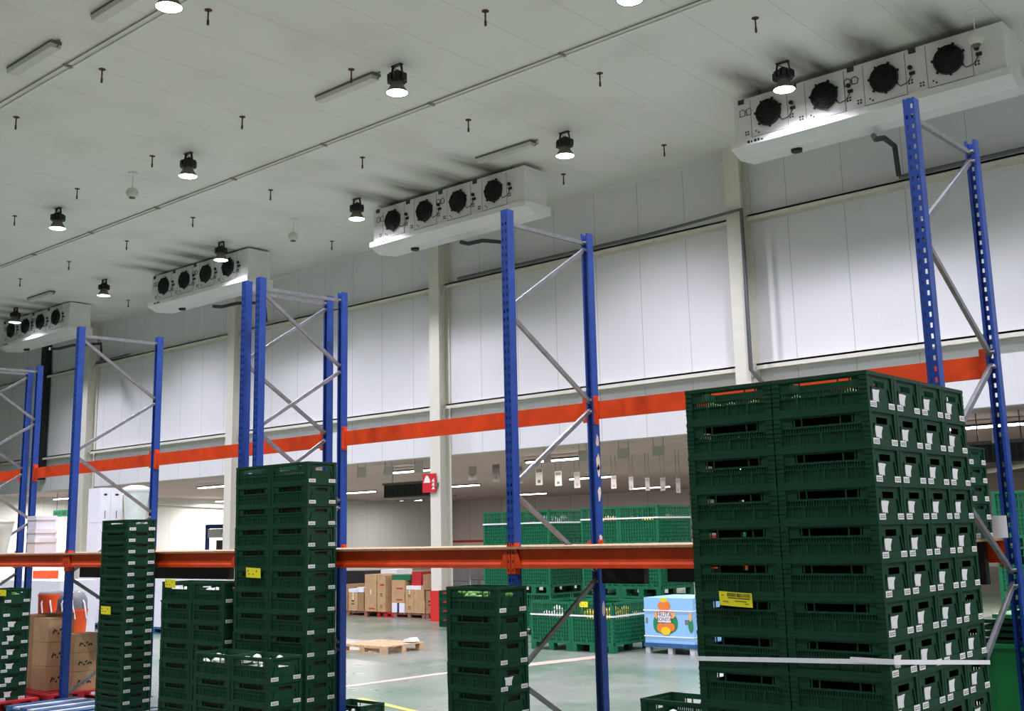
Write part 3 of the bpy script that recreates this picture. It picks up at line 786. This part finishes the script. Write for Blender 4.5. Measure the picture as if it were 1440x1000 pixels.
# ------------------------------------------------------------------ pallet bins (big green plastic boxes)
BL, BD, BH = .95, 1.15, .865
def make_bin():
    t = thing('pallet_bin', '', 'pallet bin')
    mb = MB(); T = .03; z0 = .13
    mb.box(0, BL, 0, BD, z0, z0+.05)
    def wall(axis, c, d, ln):
        def bx(u0, u1, v0, v1, a, b):
            (mb.box(u0, u1, c+d*a, c+d*b, v0, v1) if axis == 'x' else mb.box(c+d*a, c+d*b, max(u0, .042), min(u1, ln-.042), v0, v1) if u1 > .05 and u0 < ln-.05 else None)
        bx(0, ln, BH-.04, BH, -.002, .04); bx(0, ln, z0, z0+.05, -.001, .033)
        bx(.03, ln-.03, z0+.05, BH*.68, .02, .026)
        for u in (0, ln-.06): bx(u, u+.06, z0, BH, 0, .035)
        u = .1
        while u < ln-.08: bx(u-.009, u+.009, z0, BH-.02, .006, .03); u += .062
        v = z0+.09
        while v < BH*.72: bx(0, ln, v-.008, v+.008, .004, .028); v += .07
        bx(0, ln, BH*.84-.006, BH*.84+.006, .004, .028)
        for u in (.2, .33, ln-.36, ln-.23): bx(u, u+.05, z0+.02, z0+.11, -.002, .02)
    wall('x', 0, 1, BL); wall('x', BD, -1, BL); wall('y', .0015, 1, BD); wall('y', BL-.0015, -1, BD)
    mb.build('bin_body', M['bin'], t)
    for x in (0, BL/2-.06, BL-.12):
        for y in (0, BD-.12): MB().box(x, x+.12, y, y+.12, 0, z0).build('foot', M['bin'], t)
    return t
BIN = Proto(make_bin)
def bins(xs, Y, levels, nm, grp, dx=0):
    for i, X in enumerate(xs):
        for k in range(levels):
            pos = '' if levels == 1 else (', top tier', ', middle tier', ', floor tier')[levels-1-k]
            c = '' if len(xs) == 1 else (', left one', ', right one')[i] if len(xs) == 2 else f', {ORD[i]} from the left'
            BIN.at((X, Y, k*BH), f'green pallet bin {nm}{c}{pos}', grp)
def bin_strap(x0, x1, y0, y1, z, lab):
    tag(ribbon(MB(), [(x0-.004, y0-.004, z), (x1+.004, y0-.004, z), (x1+.004, y1+.004, z), (x0-.004, y1+.004, z), (x0-.004, y0-.004, z)], .03, .004).build('packing_strap', M['strap']), lab, 'strap', 'white straps on pallet bins')
f0 = atZ(875, 920, 0)
xf = [f0.x-.14-1.91, f0.x-.14-.955]; yf = 16.35
bins(xf, yf, 1, 'on the floor left of the blue carton', 'pallet bins on the floor'); bin_strap(xf[0], xf[1]+BL, yf, yf+BD, .63, 'white strap around the two floor bins')
x1 = atY(772, 727, 18.5).x; xs1 = [x1-1.91, x1-.955]
bins(xs1, 18.5, 3, 'stacked behind the middle frame', 'stacked pallet bins at left'); bin_strap(xs1[0], xs1[1]+BL, 18.5, 18.5+BD, 2*BH+.6, 'white strap around the left pair of stacked bins')
bins([x1-.955], 18.5+1.2, 2, 'in the second row behind the left pair', 'stacked pallet bins at left')
x2 = atY(925, 712, 18.3).x; xs2 = [x2-1.91, x2-.955]
bins(xs2, 18.3, 3, 'stacked right of the scraped post', 'stacked pallet bins in the middle'); bin_strap(xs2[0], xs2[1]+BL, 18.3, 18.3+BD, 2*BH+.63, 'white strap around the right pair of stacked bins')
x3 = x2+1.4
bins([x3, x3+.97], 18.9, 3, 'stacked directly behind the strapped load', 'stacked pallet bins in the middle')
x4 = atY(1393, 692, 18.5).x
bins([x4, x4+.97, x4+1.94], 18.5, 3, 'stacked at the right edge', 'stacked pallet bins at the right')
yellow_tag(815, 846, 827, 854, yf-.005, 'yellow tag on the floor bins', 0, False)
fill(xf[0]+.06, yf+.12, .3, BL-.12, .9, .55, M['film'], 'white packets heaped in the left floor bin', seed=20, n=30, r=(.06, .1))
fill(xf[1]+.06, yf+.12, .3, BL-.12, .9, .55, M['fruitY'], 'yellow packets heaped in the right floor bin', seed=21, n=30, r=(.06, .1))
fill(xs2[0]+.06, 18.44, 2*BH+.25, BL-.12, .9, .52, M['fruitP'], 'pale packets in the top bin beside the scraped post', seed=22, n=24, r=(.06, .1))
fill(xs2[1]+.06, 18.44, 2*BH+.25, BL-.12, .9, .52, M['fruitY'], 'yellow packets in the top right bin', seed=23, n=24, r=(.06, .1))
fill(xs1[1]+.06, 18.64, 2*BH+.25, BL-.12, .9, .6, M['film'], 'white packets in the top bin behind the middle frame', seed=24, n=24, r=(.06, .1))

# light blue display carton with fruit print
a = atZ(908, 918, 0); bL = 1.0; Yb = 16.75
a = atY(908, 910, Yb); b = atY(977, 910, Yb); w = b.x-a.x
t = thing('display_carton', 'light blue cardboard pallet box with fruit print and white straps', 'carton', (a.x, Yb, 0))
zt = atY(940, 841, Yb).z; zb0 = atY(940, 905, Yb).z
body = MB(); body.box(0, w, 0, 1.0, zb0, zt); body.mt(1).box(w*.03, w*.07, -.002, 0, zb0+.42*(zt-zb0), zb0+.55*(zt-zb0)).box(w*.83, w*.91, -.002, 0, zb0+.42*(zt-zb0), zb0+.53*(zt-zb0))
body.build('carton_body', [M['skyblue'], M['ink']], t)
MB().box(-.02, w+.02, -.02, 1.02, zb0-.07, zb0).build('pallet_deck', M['bluep'], t)
for x in (.0, w/2-.04, w-.1):
    for y in (0, .9): MB().box(x, x+.09, y, y+.1, 0, zb0-.07).build('pallet_foot', M['wornw'], t)
hh = zt-zb0; pr = MB()
def disc(cx, cz, rx, rz, mi, dy):
    pr.mt(mi).prism([(cx*w+rx*w*math.cos(2*PI*k/16), zb0+cz*hh+rz*hh*math.sin(2*PI*k/16)) for k in range(16)], 'y', -dy, -dy+.0008)
for i, (cx, cz, rx, rz, mi) in enumerate(((.28, .42, .1, .2, 2), (.58, .45, .11, .2, 2), (.42, .3, .2, .1, 2), (.36, .82, .07, .08, 0), (.47, .83, .08, .09, 0), (.42, .95, .08, .05, 1), (.3, .62, .09, .1, 3), (.55, .64, .1, .1, 3), (.42, .68, .1, .1, 0),
        (.34, .34, .08, .11, 0), (.5, .36, .09, .11, 0), (.57, .36, .06, .09, 0), (.44, .27, .1, .09, 1), (.98, .42, .05, .16, 2), (.985, .6, .03, .1, 3))):
    disc(min(cx, .95) if cx > .9 else cx, cz, rx, rz, mi, .002+i*.001)
pr.build('fruit_print', [M['fruitO'], M['fruitY'], M['fruitG'], M['fruitP']], t)
MB().box(w*.29, w*.56, -.02, -.019, zb0+.46*hh, zb0+.68*hh).build('name_panel', M['paper'], t)
def text_mesh(s, size, m, name, parent, loc, rot=(PI/2, 0, 0)):
    c = bpy.data.curves.new(name, 'FONT'); c.body = s; c.size = size; c.align_x = 'CENTER'; c.extrude = .0006
    o = bpy.data.objects.new(name, c); COL.objects.link(o); bpy.context.view_layer.update()
    me = bpy.data.meshes.new_from_object(o.evaluated_get(bpy.context.evaluated_depsgraph_get())); bpy.data.objects.remove(o)
    me.materials.clear(); me.materials.append(m)
    k = place(name, me, parent, loc); k.rotation_euler = rot
    return k
text_mesh('FRUTA', .1, M['navy'], 'lettering', t, (w*.425, -.021, zb0+.585*hh))
text_mesh('BONITA', .085, M['navy'], 'lettering', t, (w*.425, -.021, zb0+.49*hh))
ribbon(MB(), [(-.003, -.024, zb0+.72*hh), (w+.003, -.024, zb0+.72*hh), (w+.003, 1.003, zb0+.72*hh), (-.003, 1.003, zb0+.72*hh), (-.003, -.024, zb0+.72*hh)], .02, .003).build('strap', M['strap'], t)
ribbon(MB(), [(-.003, -.024, zb0+.15*hh), (w+.003, -.024, zb0+.15*hh), (w+.003, 1.003, zb0+.15*hh), (-.003, 1.003, zb0+.15*hh), (-.003, -.024, zb0+.15*hh)], .02, .003).build('strap', M['strap'], t)

# ------------------------------------------------------------------ pallets and cartons
c0 = atZ(540, 921, 0); 
pallet(c0.x-1.2, c0.y, 0, 1.2, 1.0, .144, M['wood'], M['wood'], 'empty pale wooden pallet lying on the open floor')
tag(MB().prism([(0,0), (.28,.02), (.2,.09), (.06,.06)], 'y', 0, .2).build('torn_paper', M['paper'], None, (c0.x-.3, c0.y+.72, .146)), 'crumpled paper on the corner of the empty wooden pallet', 'paper')
def carton(x0, x1, y0, y1, z0, z1, m, label, grp, marks=0, tape=False, name='carton', cat='box', lip=False):
    mb = MB(); mb.box(x0, x1, y0, y1, z0, z1); mm = [m]
    if lip: mb.box(x0-.012, x1+.012, y0-.012, y1+.012, z1-.06, z1-.001)
    w, h = x1-x0, z1-z0
    if tape: mb.mt(len(mm)).box(x0+w*.46, x0+w*.54, y0-.0015, y0, z0+h*.55, z1); mm.append(M['paper'])
    if marks == 1: mb.mt(len(mm)).box(x0+w*.35, x0+w*.85, y0-.002, y0, z0+h*.22, z0+h*.34); mm.append(M['redp'])
    if marks == 2:
        mb.mt(len(mm)).box(x0+w*.35, x0+w*.6, y0-.002, y0, z0+h*.5, z0+h*.58).box(x0+w*.3, x0+w*.65, y0-.002, y0, z0+h*.35, z0+h*.4); mm.append(M['inkd'])
    if marks == 3: mb.mt(len(mm)).box(x0+w*.42, x0+w*.58, y0-.002, y0, z0, z1); mm.append(M['navy'])
    if marks == 4:                                    # grip hole and small print
        mb.mt(len(mm)).box(x0+w*.35, x0+w*.65, y0-.002, y0, z0+h*.74, z0+h*.78).box(x0+w*.48, x0+w*.52, y0-.002, y0, z0+h*.2, z0+h*.3); mm.append(M['inkd'])
    if marks == 5:                                    # brown writing on the visible end
        for dz in (.5,):
            yv = y1-y0
            for k in range(6): mb.mt(len(mm) if k == 0 else len(mm)).bar((x1+.001, y0+yv*(.2+.09*k), z0+h*(.35+.12*(k % 2))), (x1+.001, y0+yv*(.27+.09*k), z0+h*(.55-.1*(k % 3))), .002, .02, (0,0,1))
        mm.append(M['inkd'])
    return tag(mb.build(name, mm), label, cat, grp)
PLACED = []
def px_carton(r, Y, d, m, label, grp, floor=None, **k):
    a = atY(r[0], (r[1]+r[3])/2, Y); b = atY(r[2], (r[1]+r[3])/2, Y); zt = atY((r[0]+r[2])/2, r[1], Y).z; zb = atY((r[0]+r[2])/2, r[3], Y).z
    xa, xb = a.x+.003, b.x-.003
    if floor is None:
        under = [p[4] for p in PLACED if p[0] < xb and p[1] > xa and p[2] < Y+d and p[3] > Y and abs(p[4]-zb) < .12]
        if under: zb = max(under)+.001
    else: zb = floor
    PLACED.append((xa, xb, Y, Y+d, zt))
    return carton(xa, xb, Y, Y+d, zb, zt, m, label, grp, **k)
YP = 20.75
for x0, L, m, lab in ((-25.3, 1.6, M['woodd'], 'brown pallet under the cartons beside the dark boxes'), (-23.35, 1.25, M['redp'], 'red pallet under the two columns of brown cartons'), (-22.65, 1.2, M['woodd'], 'brown pallet under the cartons with the white box'), (-21.43, .8, M['woodd'], 'brown pallet under the cartons next to the column')):
    pallet(x0 if x0 > -23 else x0, YP+.02 if x0 != -23.35 else YP+.06, 0, L if x0 != -23.35 else .68, 1.0, .14, m, m, lab, grp='pallets of cartons in the store room')
PB = [((481,822,489,860), M['card2'], 0, 'brown carton at the left end of the pallet row'), ((490,833,503,860), M['card'], 2, 'printed brown carton beside the leftmost one'), ((503.5,834,511.5,860), M['card2'], 0, 'shaded right side of the printed brown carton, as its own box'),  # darker last box stands for the shaded side of the printed carton
      ((490,828,502,832.8), M['cardw'], 0, 'flat white carton on the printed brown carton'), ((502.5,826,511.5,833.8), M['cardw'], 0, 'small white carton left of the red pallet'),
      ((513,845,529.5,861), M['card'], 1, 'brown carton, floor tier of the left column on the red pallet'), ((513,829,529.5,844.8), M['card'], 0, 'brown carton, middle tier of the left column on the red pallet'), ((513,808,529.5,828.8), M['card'], 0, 'brown carton, top tier of the left column on the red pallet'),
      ((530.5,845,542,861), M['card'], 2, 'brown carton, floor tier of the right column on the red pallet'), ((530.5,828,542,844.8), M['card'], 2, 'brown carton, middle tier of the right column on the red pallet'), ((530.5,809,542,827.8), M['card'], 1, 'brown carton, top tier of the right column on the red pallet'),
      ((551,848,569,862), M['cardw'], 3, 'white carton with a dark blue stripe on the brown pallet'), ((551,832,569,847.8), M['card'], 1, 'brown carton on top of the striped white carton'), ((551,816,569.5,831.8), M['card'], 1, 'wide brown carton under the small green crate'),
      ((570,846,582,862), M['card'], 2, 'brown carton right of the striped white carton'), ((582.3,845,597.5,862), M['card'], 0, 'brown carton, floor tier left of the column pallet'), ((570,829.5,582,845.8), M['card'], 2, 'brown carton on the one right of the striped carton'), ((582.3,829.5,596.5,844.8), M['card'], 0, 'brown carton, upper tier left of the column pallet'),
      ((571,824,592,829.3), M['paper'], 0, 'flat pale carton on top of the brown cartons'), ((599,831,608.5,862), M['card2'], 2, 'tall printed carton right next to the column')]
for i, (r, m, mk, lab) in enumerate(PB):
    y = (r[3] > 858)
    px_carton(r, YP, .7, m, lab, 'cartons on the store room pallets', floor=.142 if y else None, marks=mk, tape=(i % 5 == 1))
px_carton((551,808.5,577,815.8), YP+.05, .5, M['bin'], 'small green crate on the wide brown carton', None)
px_carton((478,803,513,825.5), YP+1.1, .6, M['black'], 'dark boxes with red print behind the leftmost cartons', None, floor=0, marks=1)
px_carton((579,804,592,823.8), YP+.1, .4, M['redp'], 'red box standing on the flat pale carton', None)
px_carton((595,808,606,830.8), YP, .4, M['card2'], 'dark brown box on the cartons next to the column', None, floor=None)
px_carton((536,801,558,808.3), YP+1.1, .6, M['cardw'], 'white box behind the red-marked carton', None, floor=0)
for k, (x0, x1) in enumerate(((634, 646), (647, 660))):
    a = atY(x0, 835, YP+1.1).x; b = atY(x1, 835, YP+1.1).x; w = b-a
    t = thing('roll_cage', ('grey wire roll cage just behind the middle column', 'grey wire roll cage right of the one by the column')[k], 'cage', (a, YP+1.1, 0), 0, 'roll cages')
    MB().box(0, w, 0, .8, .12, .16).build('base', M['grey'], t)
    n = 9
    for y in (0, .78):
        mb = MB()
        for i in range(n+1): mb.box(w*i/n-.008, w*i/n+.008, y, y+.02, .16, 1.6)
        for z in (.5, .9, 1.25, 1.6): mb.box(0, w, y, y+.02, z, z+.02)
        mb.build('wire_side', M['galv'], t)
    for x in (.05, w-.1):
        for y in (.05, .7): MB().lathe([(.05, 0), (.05, .12)], (x+.03, y, 0), 10).build('wheel', M['black'], t)
for k in range(4):
    a = atY(617, 841, 19.2)
    crate('tall', a.x, 19.2, k*H, f'green crate piled at the foot of the red column guard, {fromtop(3-k)}', 'crates at the column foot', labels=False)
# white cartons behind the left frame
YW = 14.8
for j, (x0, x1) in enumerate(((106, 141), (143, 190), (192, 240))):
    a, b = atY(x0, 880, YW).x, atY(x1, 880, YW).x
    pallet(a, YW, 0, b-a-.02, 1.0, .15, M['bluep'], M['bluep'], 'blue pallet under the ' + ('left', 'middle', 'right')[j] + ' stack of white cartons', grp='pallets of white cartons')
    nn = 2 if j < 2 else 2
    for i in range(nn):
        for k in range(2):
            xa, xb = a+(b-a-.02)*i/nn, a+(b-a-.02)*(i+1)/nn-.01
            carton(xa, xb, YW+.02, YW+.95, .152+k*.8, .152+k*.8+.795, M['cardw'], f'white carton of the {("left","middle","right")[j]} stack, {("left","right")[i]} column, {("lower","upper")[k]} tier', 'white cartons behind the left frame', marks=4)
X0 = atY(140, 720, YW+.03).x; ys = [YW+.03] + [atX(x, 720, X0).y for x in (155, 172)]; zt = atY(140, 685.5, YW).z; zl = 1.75
for i in range(2):
    for k in range(2):
        za, zb = zl+(zt-zl)*k/2, zl+(zt-zl)*(k+1)/2-.006; ya, yb = ys[i]+.004, ys[i+1]-.004; w = yb-ya
        mb = MB(); mb.box(X0-.6, X0, ya, yb, za, zb); mb.mt(1).box(X0, X0+.002, ya+w*.35, ya+w*.65, zb-.2, zb-.15).box(X0, X0+.002, ya+w*.48, ya+w*.54, za+.1, za+.3)
        tag(mb.build('carton', [M['cardw'], M['inkd']]), f'tall white carton with grip hole, {("left","right")[i]} column, {("lower","upper")[k]} one', 'box', 'tall white cartons')
def sack(px0, px1, pyt, Y, z0, lab):
    pc = (px0+px1)/2; c = atY(pc, 720, Y); dist = (c-EYE).dot(FW); r = (px1-px0)/2/F*dist; zt = atY(pc, pyt, Y).z
    t = thing('plastic_tub', lab, 'tub', (c.x, Y, z0))
    h = zt-z0
    MB().lathe([(r*.5, 0), (r*.62, h*.3), (r*.86, h*.75), (r*.95, h*.92), (r*.9, h*.95)], n=20).build('tub_body', M['sage'], t)
    MB().lathe([(r*.93, h*.9), (r, h*.91), (r*.97, h*.97), (r*.5, h)], n=20).build('tub_rim', M['white'], t)
sack(172, 209, 683, YW+.55, 1.75, 'pale plastic-lined tub on top of the white cartons')
carton(*[atY(195, 700, YW).x, atY(240, 700, YW).x, YW+1.02, YW+1.6, 0, 1.2], M['cardw'], 'white carton half hidden behind the slim pile', None)
px_carton((42, 817, 84, 870), 13.0, .9, M['cardw'], 'big white carton with printed symbols behind the cardboard boxes', None, floor=0, marks=4)
px_carton((0, 816, 38, 870), 13.2, .9, M['cardw'], 'big white carton behind the pile at the left edge', None, floor=0, marks=2)
# white boxes on the shelf deck
YD = 7.75
xq = atY(50, 750, YD).x; dq = atX(80, 750, xq).y-YD; aq = atY(38, 750, YD).x
for i, y0 in enumerate((757, 744, 725.5)):
    zt = atY(50, y0, YD).z; zb = 1.993 if i == 0 else zprev
    carton(aq+.01*(2-i), xq-.004*i, YD+.004*i, YD+dq-.01*i, zb, zt, M['cardw'], f'plain white box on the shelf deck at left, {("bottom","middle","top")[i]} of three', 'white boxes on the shelf deck', lip=True); zprev = zt+.001
sack(-14, 21, 731, 8.2, 1.993, 'pale plastic-lined tub on the shelf at the left edge')
# cardboard on the red pallet, by the left frame
pallet(-16.2, 7.45, 0, 1.35, .95, .15, M['redp'], M['redp'], 'red pallet carrying the cardboard boxes by the left frame', grp='red pallets')
n0 = True
for nm, pxl, pxr, pyt, yc, n, dep in (('taller stack', 52, 67, 870, 7.66, 3, .36), ('shorter stack', 97, 105, 892, 7.86, 3, .36)):
    X1 = atY(pxr, 900, yc).x; zt = atY(pxr, pyt, yc).z; n0 = nm == 'taller stack'
    if n0: TL = X1-.42
    for k in range(n):
        hz = (zt-.152)/n
        carton(X1-(.42 if n0 else .3), X1, yc, yc+dep, .152+hz*(n-1-k), .152+hz*(n-k)-.004, M['card'], f'cardboard box with handwriting in the {nm} on the red pallet, {fromtop(k)}', 'cardboard boxes on the red pallet', marks=5)
X1 = atY(52, 866, 7.7).x; zt = atY(50, 865, 7.7).z
carton(TL-.36, TL-.005, 7.7, 8.25, .152, zt, M['card2'], 'tall plain cardboard box left of the handwritten boxes', None)
# orange drum vacuums behind the boxes
def drum(px, pyt, Y, r, lab, bodym, hd=.3):
    c = atY(px, 870, Y); zt = atY(px, pyt, Y).z
    t = thing('drum_vacuum', lab, 'vacuum cleaner', (c.x, Y, 0), 0, 'drum vacuums')
    zb = zt-.95
    MB().lathe([(r*.86, 0), (r*.9, zb+.2), (r, zt-hd-.05), (r*1.03, zt-hd-.04), (r*1.03, zt-hd)], n=22).build('drum', bodym, t)
    MB().lathe([(r*.98, zt-hd), (r*.96, zt-hd*.5), (r*.75, zt-hd*.17), (r*.3, zt)], n=22).build('motor_head', M['domegrey'], t)
    for a0 in (-1.2, -.5, .3):
        MB().tube([(r*.5*math.cos(a0), r*.5*math.sin(a0), zt-.02), (r*1.05*math.cos(a0), r*1.05*math.sin(a0), zt-.2), (r*1.1*math.cos(a0+.2), r*1.1*math.sin(a0+.2), zt-.45)], .014, 6).build('white_cord', M['strap'], t)
drum(101, 830, 9.35, .24, 'orange drum vacuum with grey head right behind the left frame post', M['orangep'])
drum(70, 830, 9.45, .2, 'orange drum vacuum with white cords behind the taller cardboard stack', M['orangep'], .06)
px_carton((46, 803, 66, 816.5), 13.95, .3, M['orangep'], 'orange machine top behind the big white carton', None, floor=0, name='floor_machine', cat='machine')
# green lidded container at the right edge
gx0 = atX(1388, 905, -1.55); 
gt = thing('lidded_container', 'bright green lidded container standing right of the strapped load', 'container', (-2.98, 9.1, 0), 0)
za = atY(1410, 906, 9.1).z
gb = MB(); gb.box(-.3, .9, 0, .8, .05, za-.02); gb.box(-.32, .92, -.02, .82, za-.03, za)
gb.box(.05, .6, -.012, 0, .1, za*.45)
gb.build('container_body', M['lid'], gt)
for x in (-.25, .75):
    for y in (.05, .65): MB().box(x, x+.1, y, y+.1, 0, .05).build('foot', M['black'], gt)
gs = MB()
for k in range(4): gs.box(-.28, .88, .02, .78, za+.001+k*.05, za+.03+k*.05)
tag(gs.build('folded_crates', M['crate'], None, (-2.98, 9.1, 0)), 'flat folded dark crates on the bright green container', 'crate')
tag(MB().box(-.15, .85, 0, .7, 0, .03).build('green_lid', M['lid'], None, (-2.98, 9.12, za+.19)), 'bright green lid lying on the folded crates', 'lid')
tag(MB().box(0, .12, 0, .004, 0, .16).build('paper_notice', M['paper'], None, (atY(1393, 745, 8.6).x, 8.6, 1.993)), 'white paper notice on the shelf deck beside the right frame', 'paper')

# ------------------------------------------------------------------ the store room beyond the opening
ON = Proto(make_tube(True, 2.3))
ar = bpy.data.lights.new('tube area', 'AREA'); ar.shape = 'RECTANGLE'; ar.size = 2.2; ar.size_y = .2; ar.energy = 450; ar.color = (1, .955, .94)
ar2 = ar.copy(); ar2.energy = 200
k = 0
for Y in (27.0, 37.2, 49.0):
    row = {27.0: 'nearest row', 37.2: 'middle row', 49.0: 'farthest row'}[Y]
    xs = {27.0: [-53, -47, -40.4, -34.5, -28.7, -22.1, -15.5, -9.2], 37.2: [-54.3, -49, -43, -36, -28.5, -21], 49.0: [-52, -41.9, -33.6, -25]}[Y]
    for i, X in enumerate(xs):
        ON.at((X, Y, RZ-.1), f'lit tube light under the store room ceiling, {ORD[i]} from the left in the {row}', 'lit tube lights of the store room')
        o = bpy.data.objects.new('tube area', ar2 if Y > 45 else ar); COL.objects.link(o); o.location = (X, Y, RZ-.26)
hang = MB()
def paper_sign(r, Y, lab, grp, m=M['paper'], marks=True):
    a = atY(r[0], r[1], Y); b = atY(r[2], r[3], Y); w = b.x-a.x; h = a.z-b.z
    t = thing('hanging_sign', lab, 'sign', ((a.x+b.x)/2, Y, b.z), 0, grp)
    MB().box(-w/2, w/2, 0, .01, 0, h).build('sheet', m, t)
    if marks:
        mb = MB(); mb.box(-w*.35, -w*.15, -.002, 0, h*.72, h*.92); mb.box(-w*.08, w*.1, -.002, 0, h*.72, h*.92); mb.box(w*.17, w*.38, -.002, 0, h*.72, h*.92); mb.box(-w*.2, w*.2, -.002, 0, h*.12, h*.3)
        mb.build('print', M['ink'], t)
    w2 = MB(); w2.tube([(-w*.4, .005, h), (-w*.4, .005, RZ-b.z)], .006, 5); w2.tube([(w*.4, .005, h), (w*.4, .005, RZ-b.z)], .006, 5); w2.build('cord', M['grey'], t)
for i, r in enumerate(((659,650,670,674), (692,652,703,677), (725,656,735,680), (753,658,763,682), (780,663,790,683), (807,664,816,686), (859,669,867,687), (884,671,891,689), (907,672,914,690), (928,672,936,690), (950,673,957,693))):
    paper_sign(r, 29.0, f'narrow printed sheet hanging in the store room, {ORD[i]} from the left', 'hanging printed sheets', M['paper'] if i in (3, 4) else M['sheet'])
for i, r in enumerate(((502,658,515,671), (540,656,552,667), (582,652,595,664), (764,638,775,650), (813,634,826,648), (868,631,886,644), (917,628,935,640), (1393,603,1411,622))):
    paper_sign(r, 24.0, f'plain white square sign hanging behind the opening, {ORD[i]} from the left', 'plain white hanging signs', M['glass'], marks=False)
# fire alarm sign on the middle column
a = atY(594, 667, 20.3); b = atY(613, 692, 20.3); w = b.x-a.x; h = a.z-b.z
t = thing('fire_sign', 'red fire alarm sign with white symbols on the middle column', 'sign', (a.x, 20.3, b.z))
MB().box(0, w, 0, .02, 0, h).build('sign_board', M['redsign'], t)
g = MB(); g.prism([(w*.1, h*.52), (w*.6, h*.52), (w*.55, h*.7), (w*.42, h*.88), (w*.3, h*.92), (w*.18, h*.75)], 'y', -.004, 0)
for k in range(3):
    zz = h*(.15+k*.2); g.prism([(w*.7, zz), (w*.92, zz+h*.02), (w*.84, zz+h*.1), (w*.92, zz+h*.2), (w*.76, zz+h*.12)], 'y', -.004, 0)
g.build('symbol', M['paper'], t)
MB().box(w, w+.06, .0, .04, h*.3, h*.5).build('bracket', M['grey'], t)
# store room cooler units and ducts
def unit(px0, py0, px1, py1, Y, lab):
    a = atY(px0, py0, Y); b = atY(px1, py1, Y); w = b.x-a.x; h = max(.2, a.z-b.z)
    t = thing('air_unit', lab, 'air unit', (a.x, Y, b.z), 0)
    MB().box(0, w, 0, .6, 0, h).build('unit_body', M['insul'], t)
    mb = MB(); n = int(w/.12)
    for i in range(n): mb.box(w*i/n+.02, w*(i+1)/n-.02, -.01, 0, h*.1, h*.8)
    mb.build('grille', M['black'], t)
    MB().box(-.03, w+.03, -.05, .0, h*.85, h).build('top_flange', M['grey'], t)
    d = MB()
    for x in (.1, w-.1): d.tube([(x, .3, h), (x, .3, RZ-b.z)], .015, 5)
    d.build('hanger_rod', M['grey'], t)
unit(540, 680, 604, 697, 25.5, 'dark air unit hanging in the store room by the middle column')
unit(1362, 622, 1440, 648, 25.0, 'long dark air unit hanging in the store room at the right edge')
conduit('service_pipe', [atY(1360, 667, 25.0), atY(1450, 653, 25.0)], .05, M['cream'], 'pale service pipe below the long air unit at the right')
conduit('service_pipe', [atY(520, 706, 30), atY(566, 706, 30), atY(600, 700, 30), atY(640, 697, 30)], .04, M['insul'], 'dark service pipe below the air unit by the middle column')
conduit('service_pipe', [atY(220, 712, 33), atY(315, 716, 33)], .05, M['cream'], 'pale service pipe on the bright wall at left')
# exit sign and blue machine frame
a = atY(75, 718, 25); b = atY(96, 726, 25)
t = thing('exit_sign', 'small green exit sign hanging left in the store room', 'sign', (a.x, 25, b.z))
w, h = b.x-a.x, a.z-b.z
MB().box(0, w, 0, .05, 0, h).build('sign_box', M['exitg'], t)
g = MB(); g.prism([(w*.1, h*.5), (w*.25, h*.2), (w*.25, h*.4), (w*.5, h*.4), (w*.5, h*.6), (w*.25, h*.6), (w*.25, h*.8)], 'y', -.006, 0); g.box(w*.62, w*.85, -.006, 0, h*.2, h*.8); g.build('symbol', M['paper'], t)
MB().tube([(w*.2, .02, h), (w*.2, .02, RZ-b.z)], .012, 5).build('hanger_rod', M['grey'], t)
a = atY(289, 738, 25); b = atY(315, 772, 25)
t = thing('blue_machine', 'blue framed machine standing on the store room floor at left', 'machine', (a.x, 25, 0))
w = b.x-a.x
mb = MB()
for x in (0, w-.12):
    for y in (0, .9): mb.box(x, x+.12, y, y+.12, 0, a.z)
mb.box(0, w, 0, 1.02, a.z-.15, a.z); mb.build('machine_frame', M['blue'], t)
MB().box(.2, w-.2, -.02, .1, a.z-.5, a.z-.17).build('screen_panel', M['white'], t)
MB().box(.3, w-.25, .3, .8, 0, a.z-.6).build('machine_core', M['insul'], t)

# ------------------------------------------------------------------ ambient
wd = bpy.data.worlds.new('world'); scene.world = wd; wd.use_nodes = True
wd.node_tree.nodes['Background'].inputs[0].default_value = (.02, .02, .02, 1)
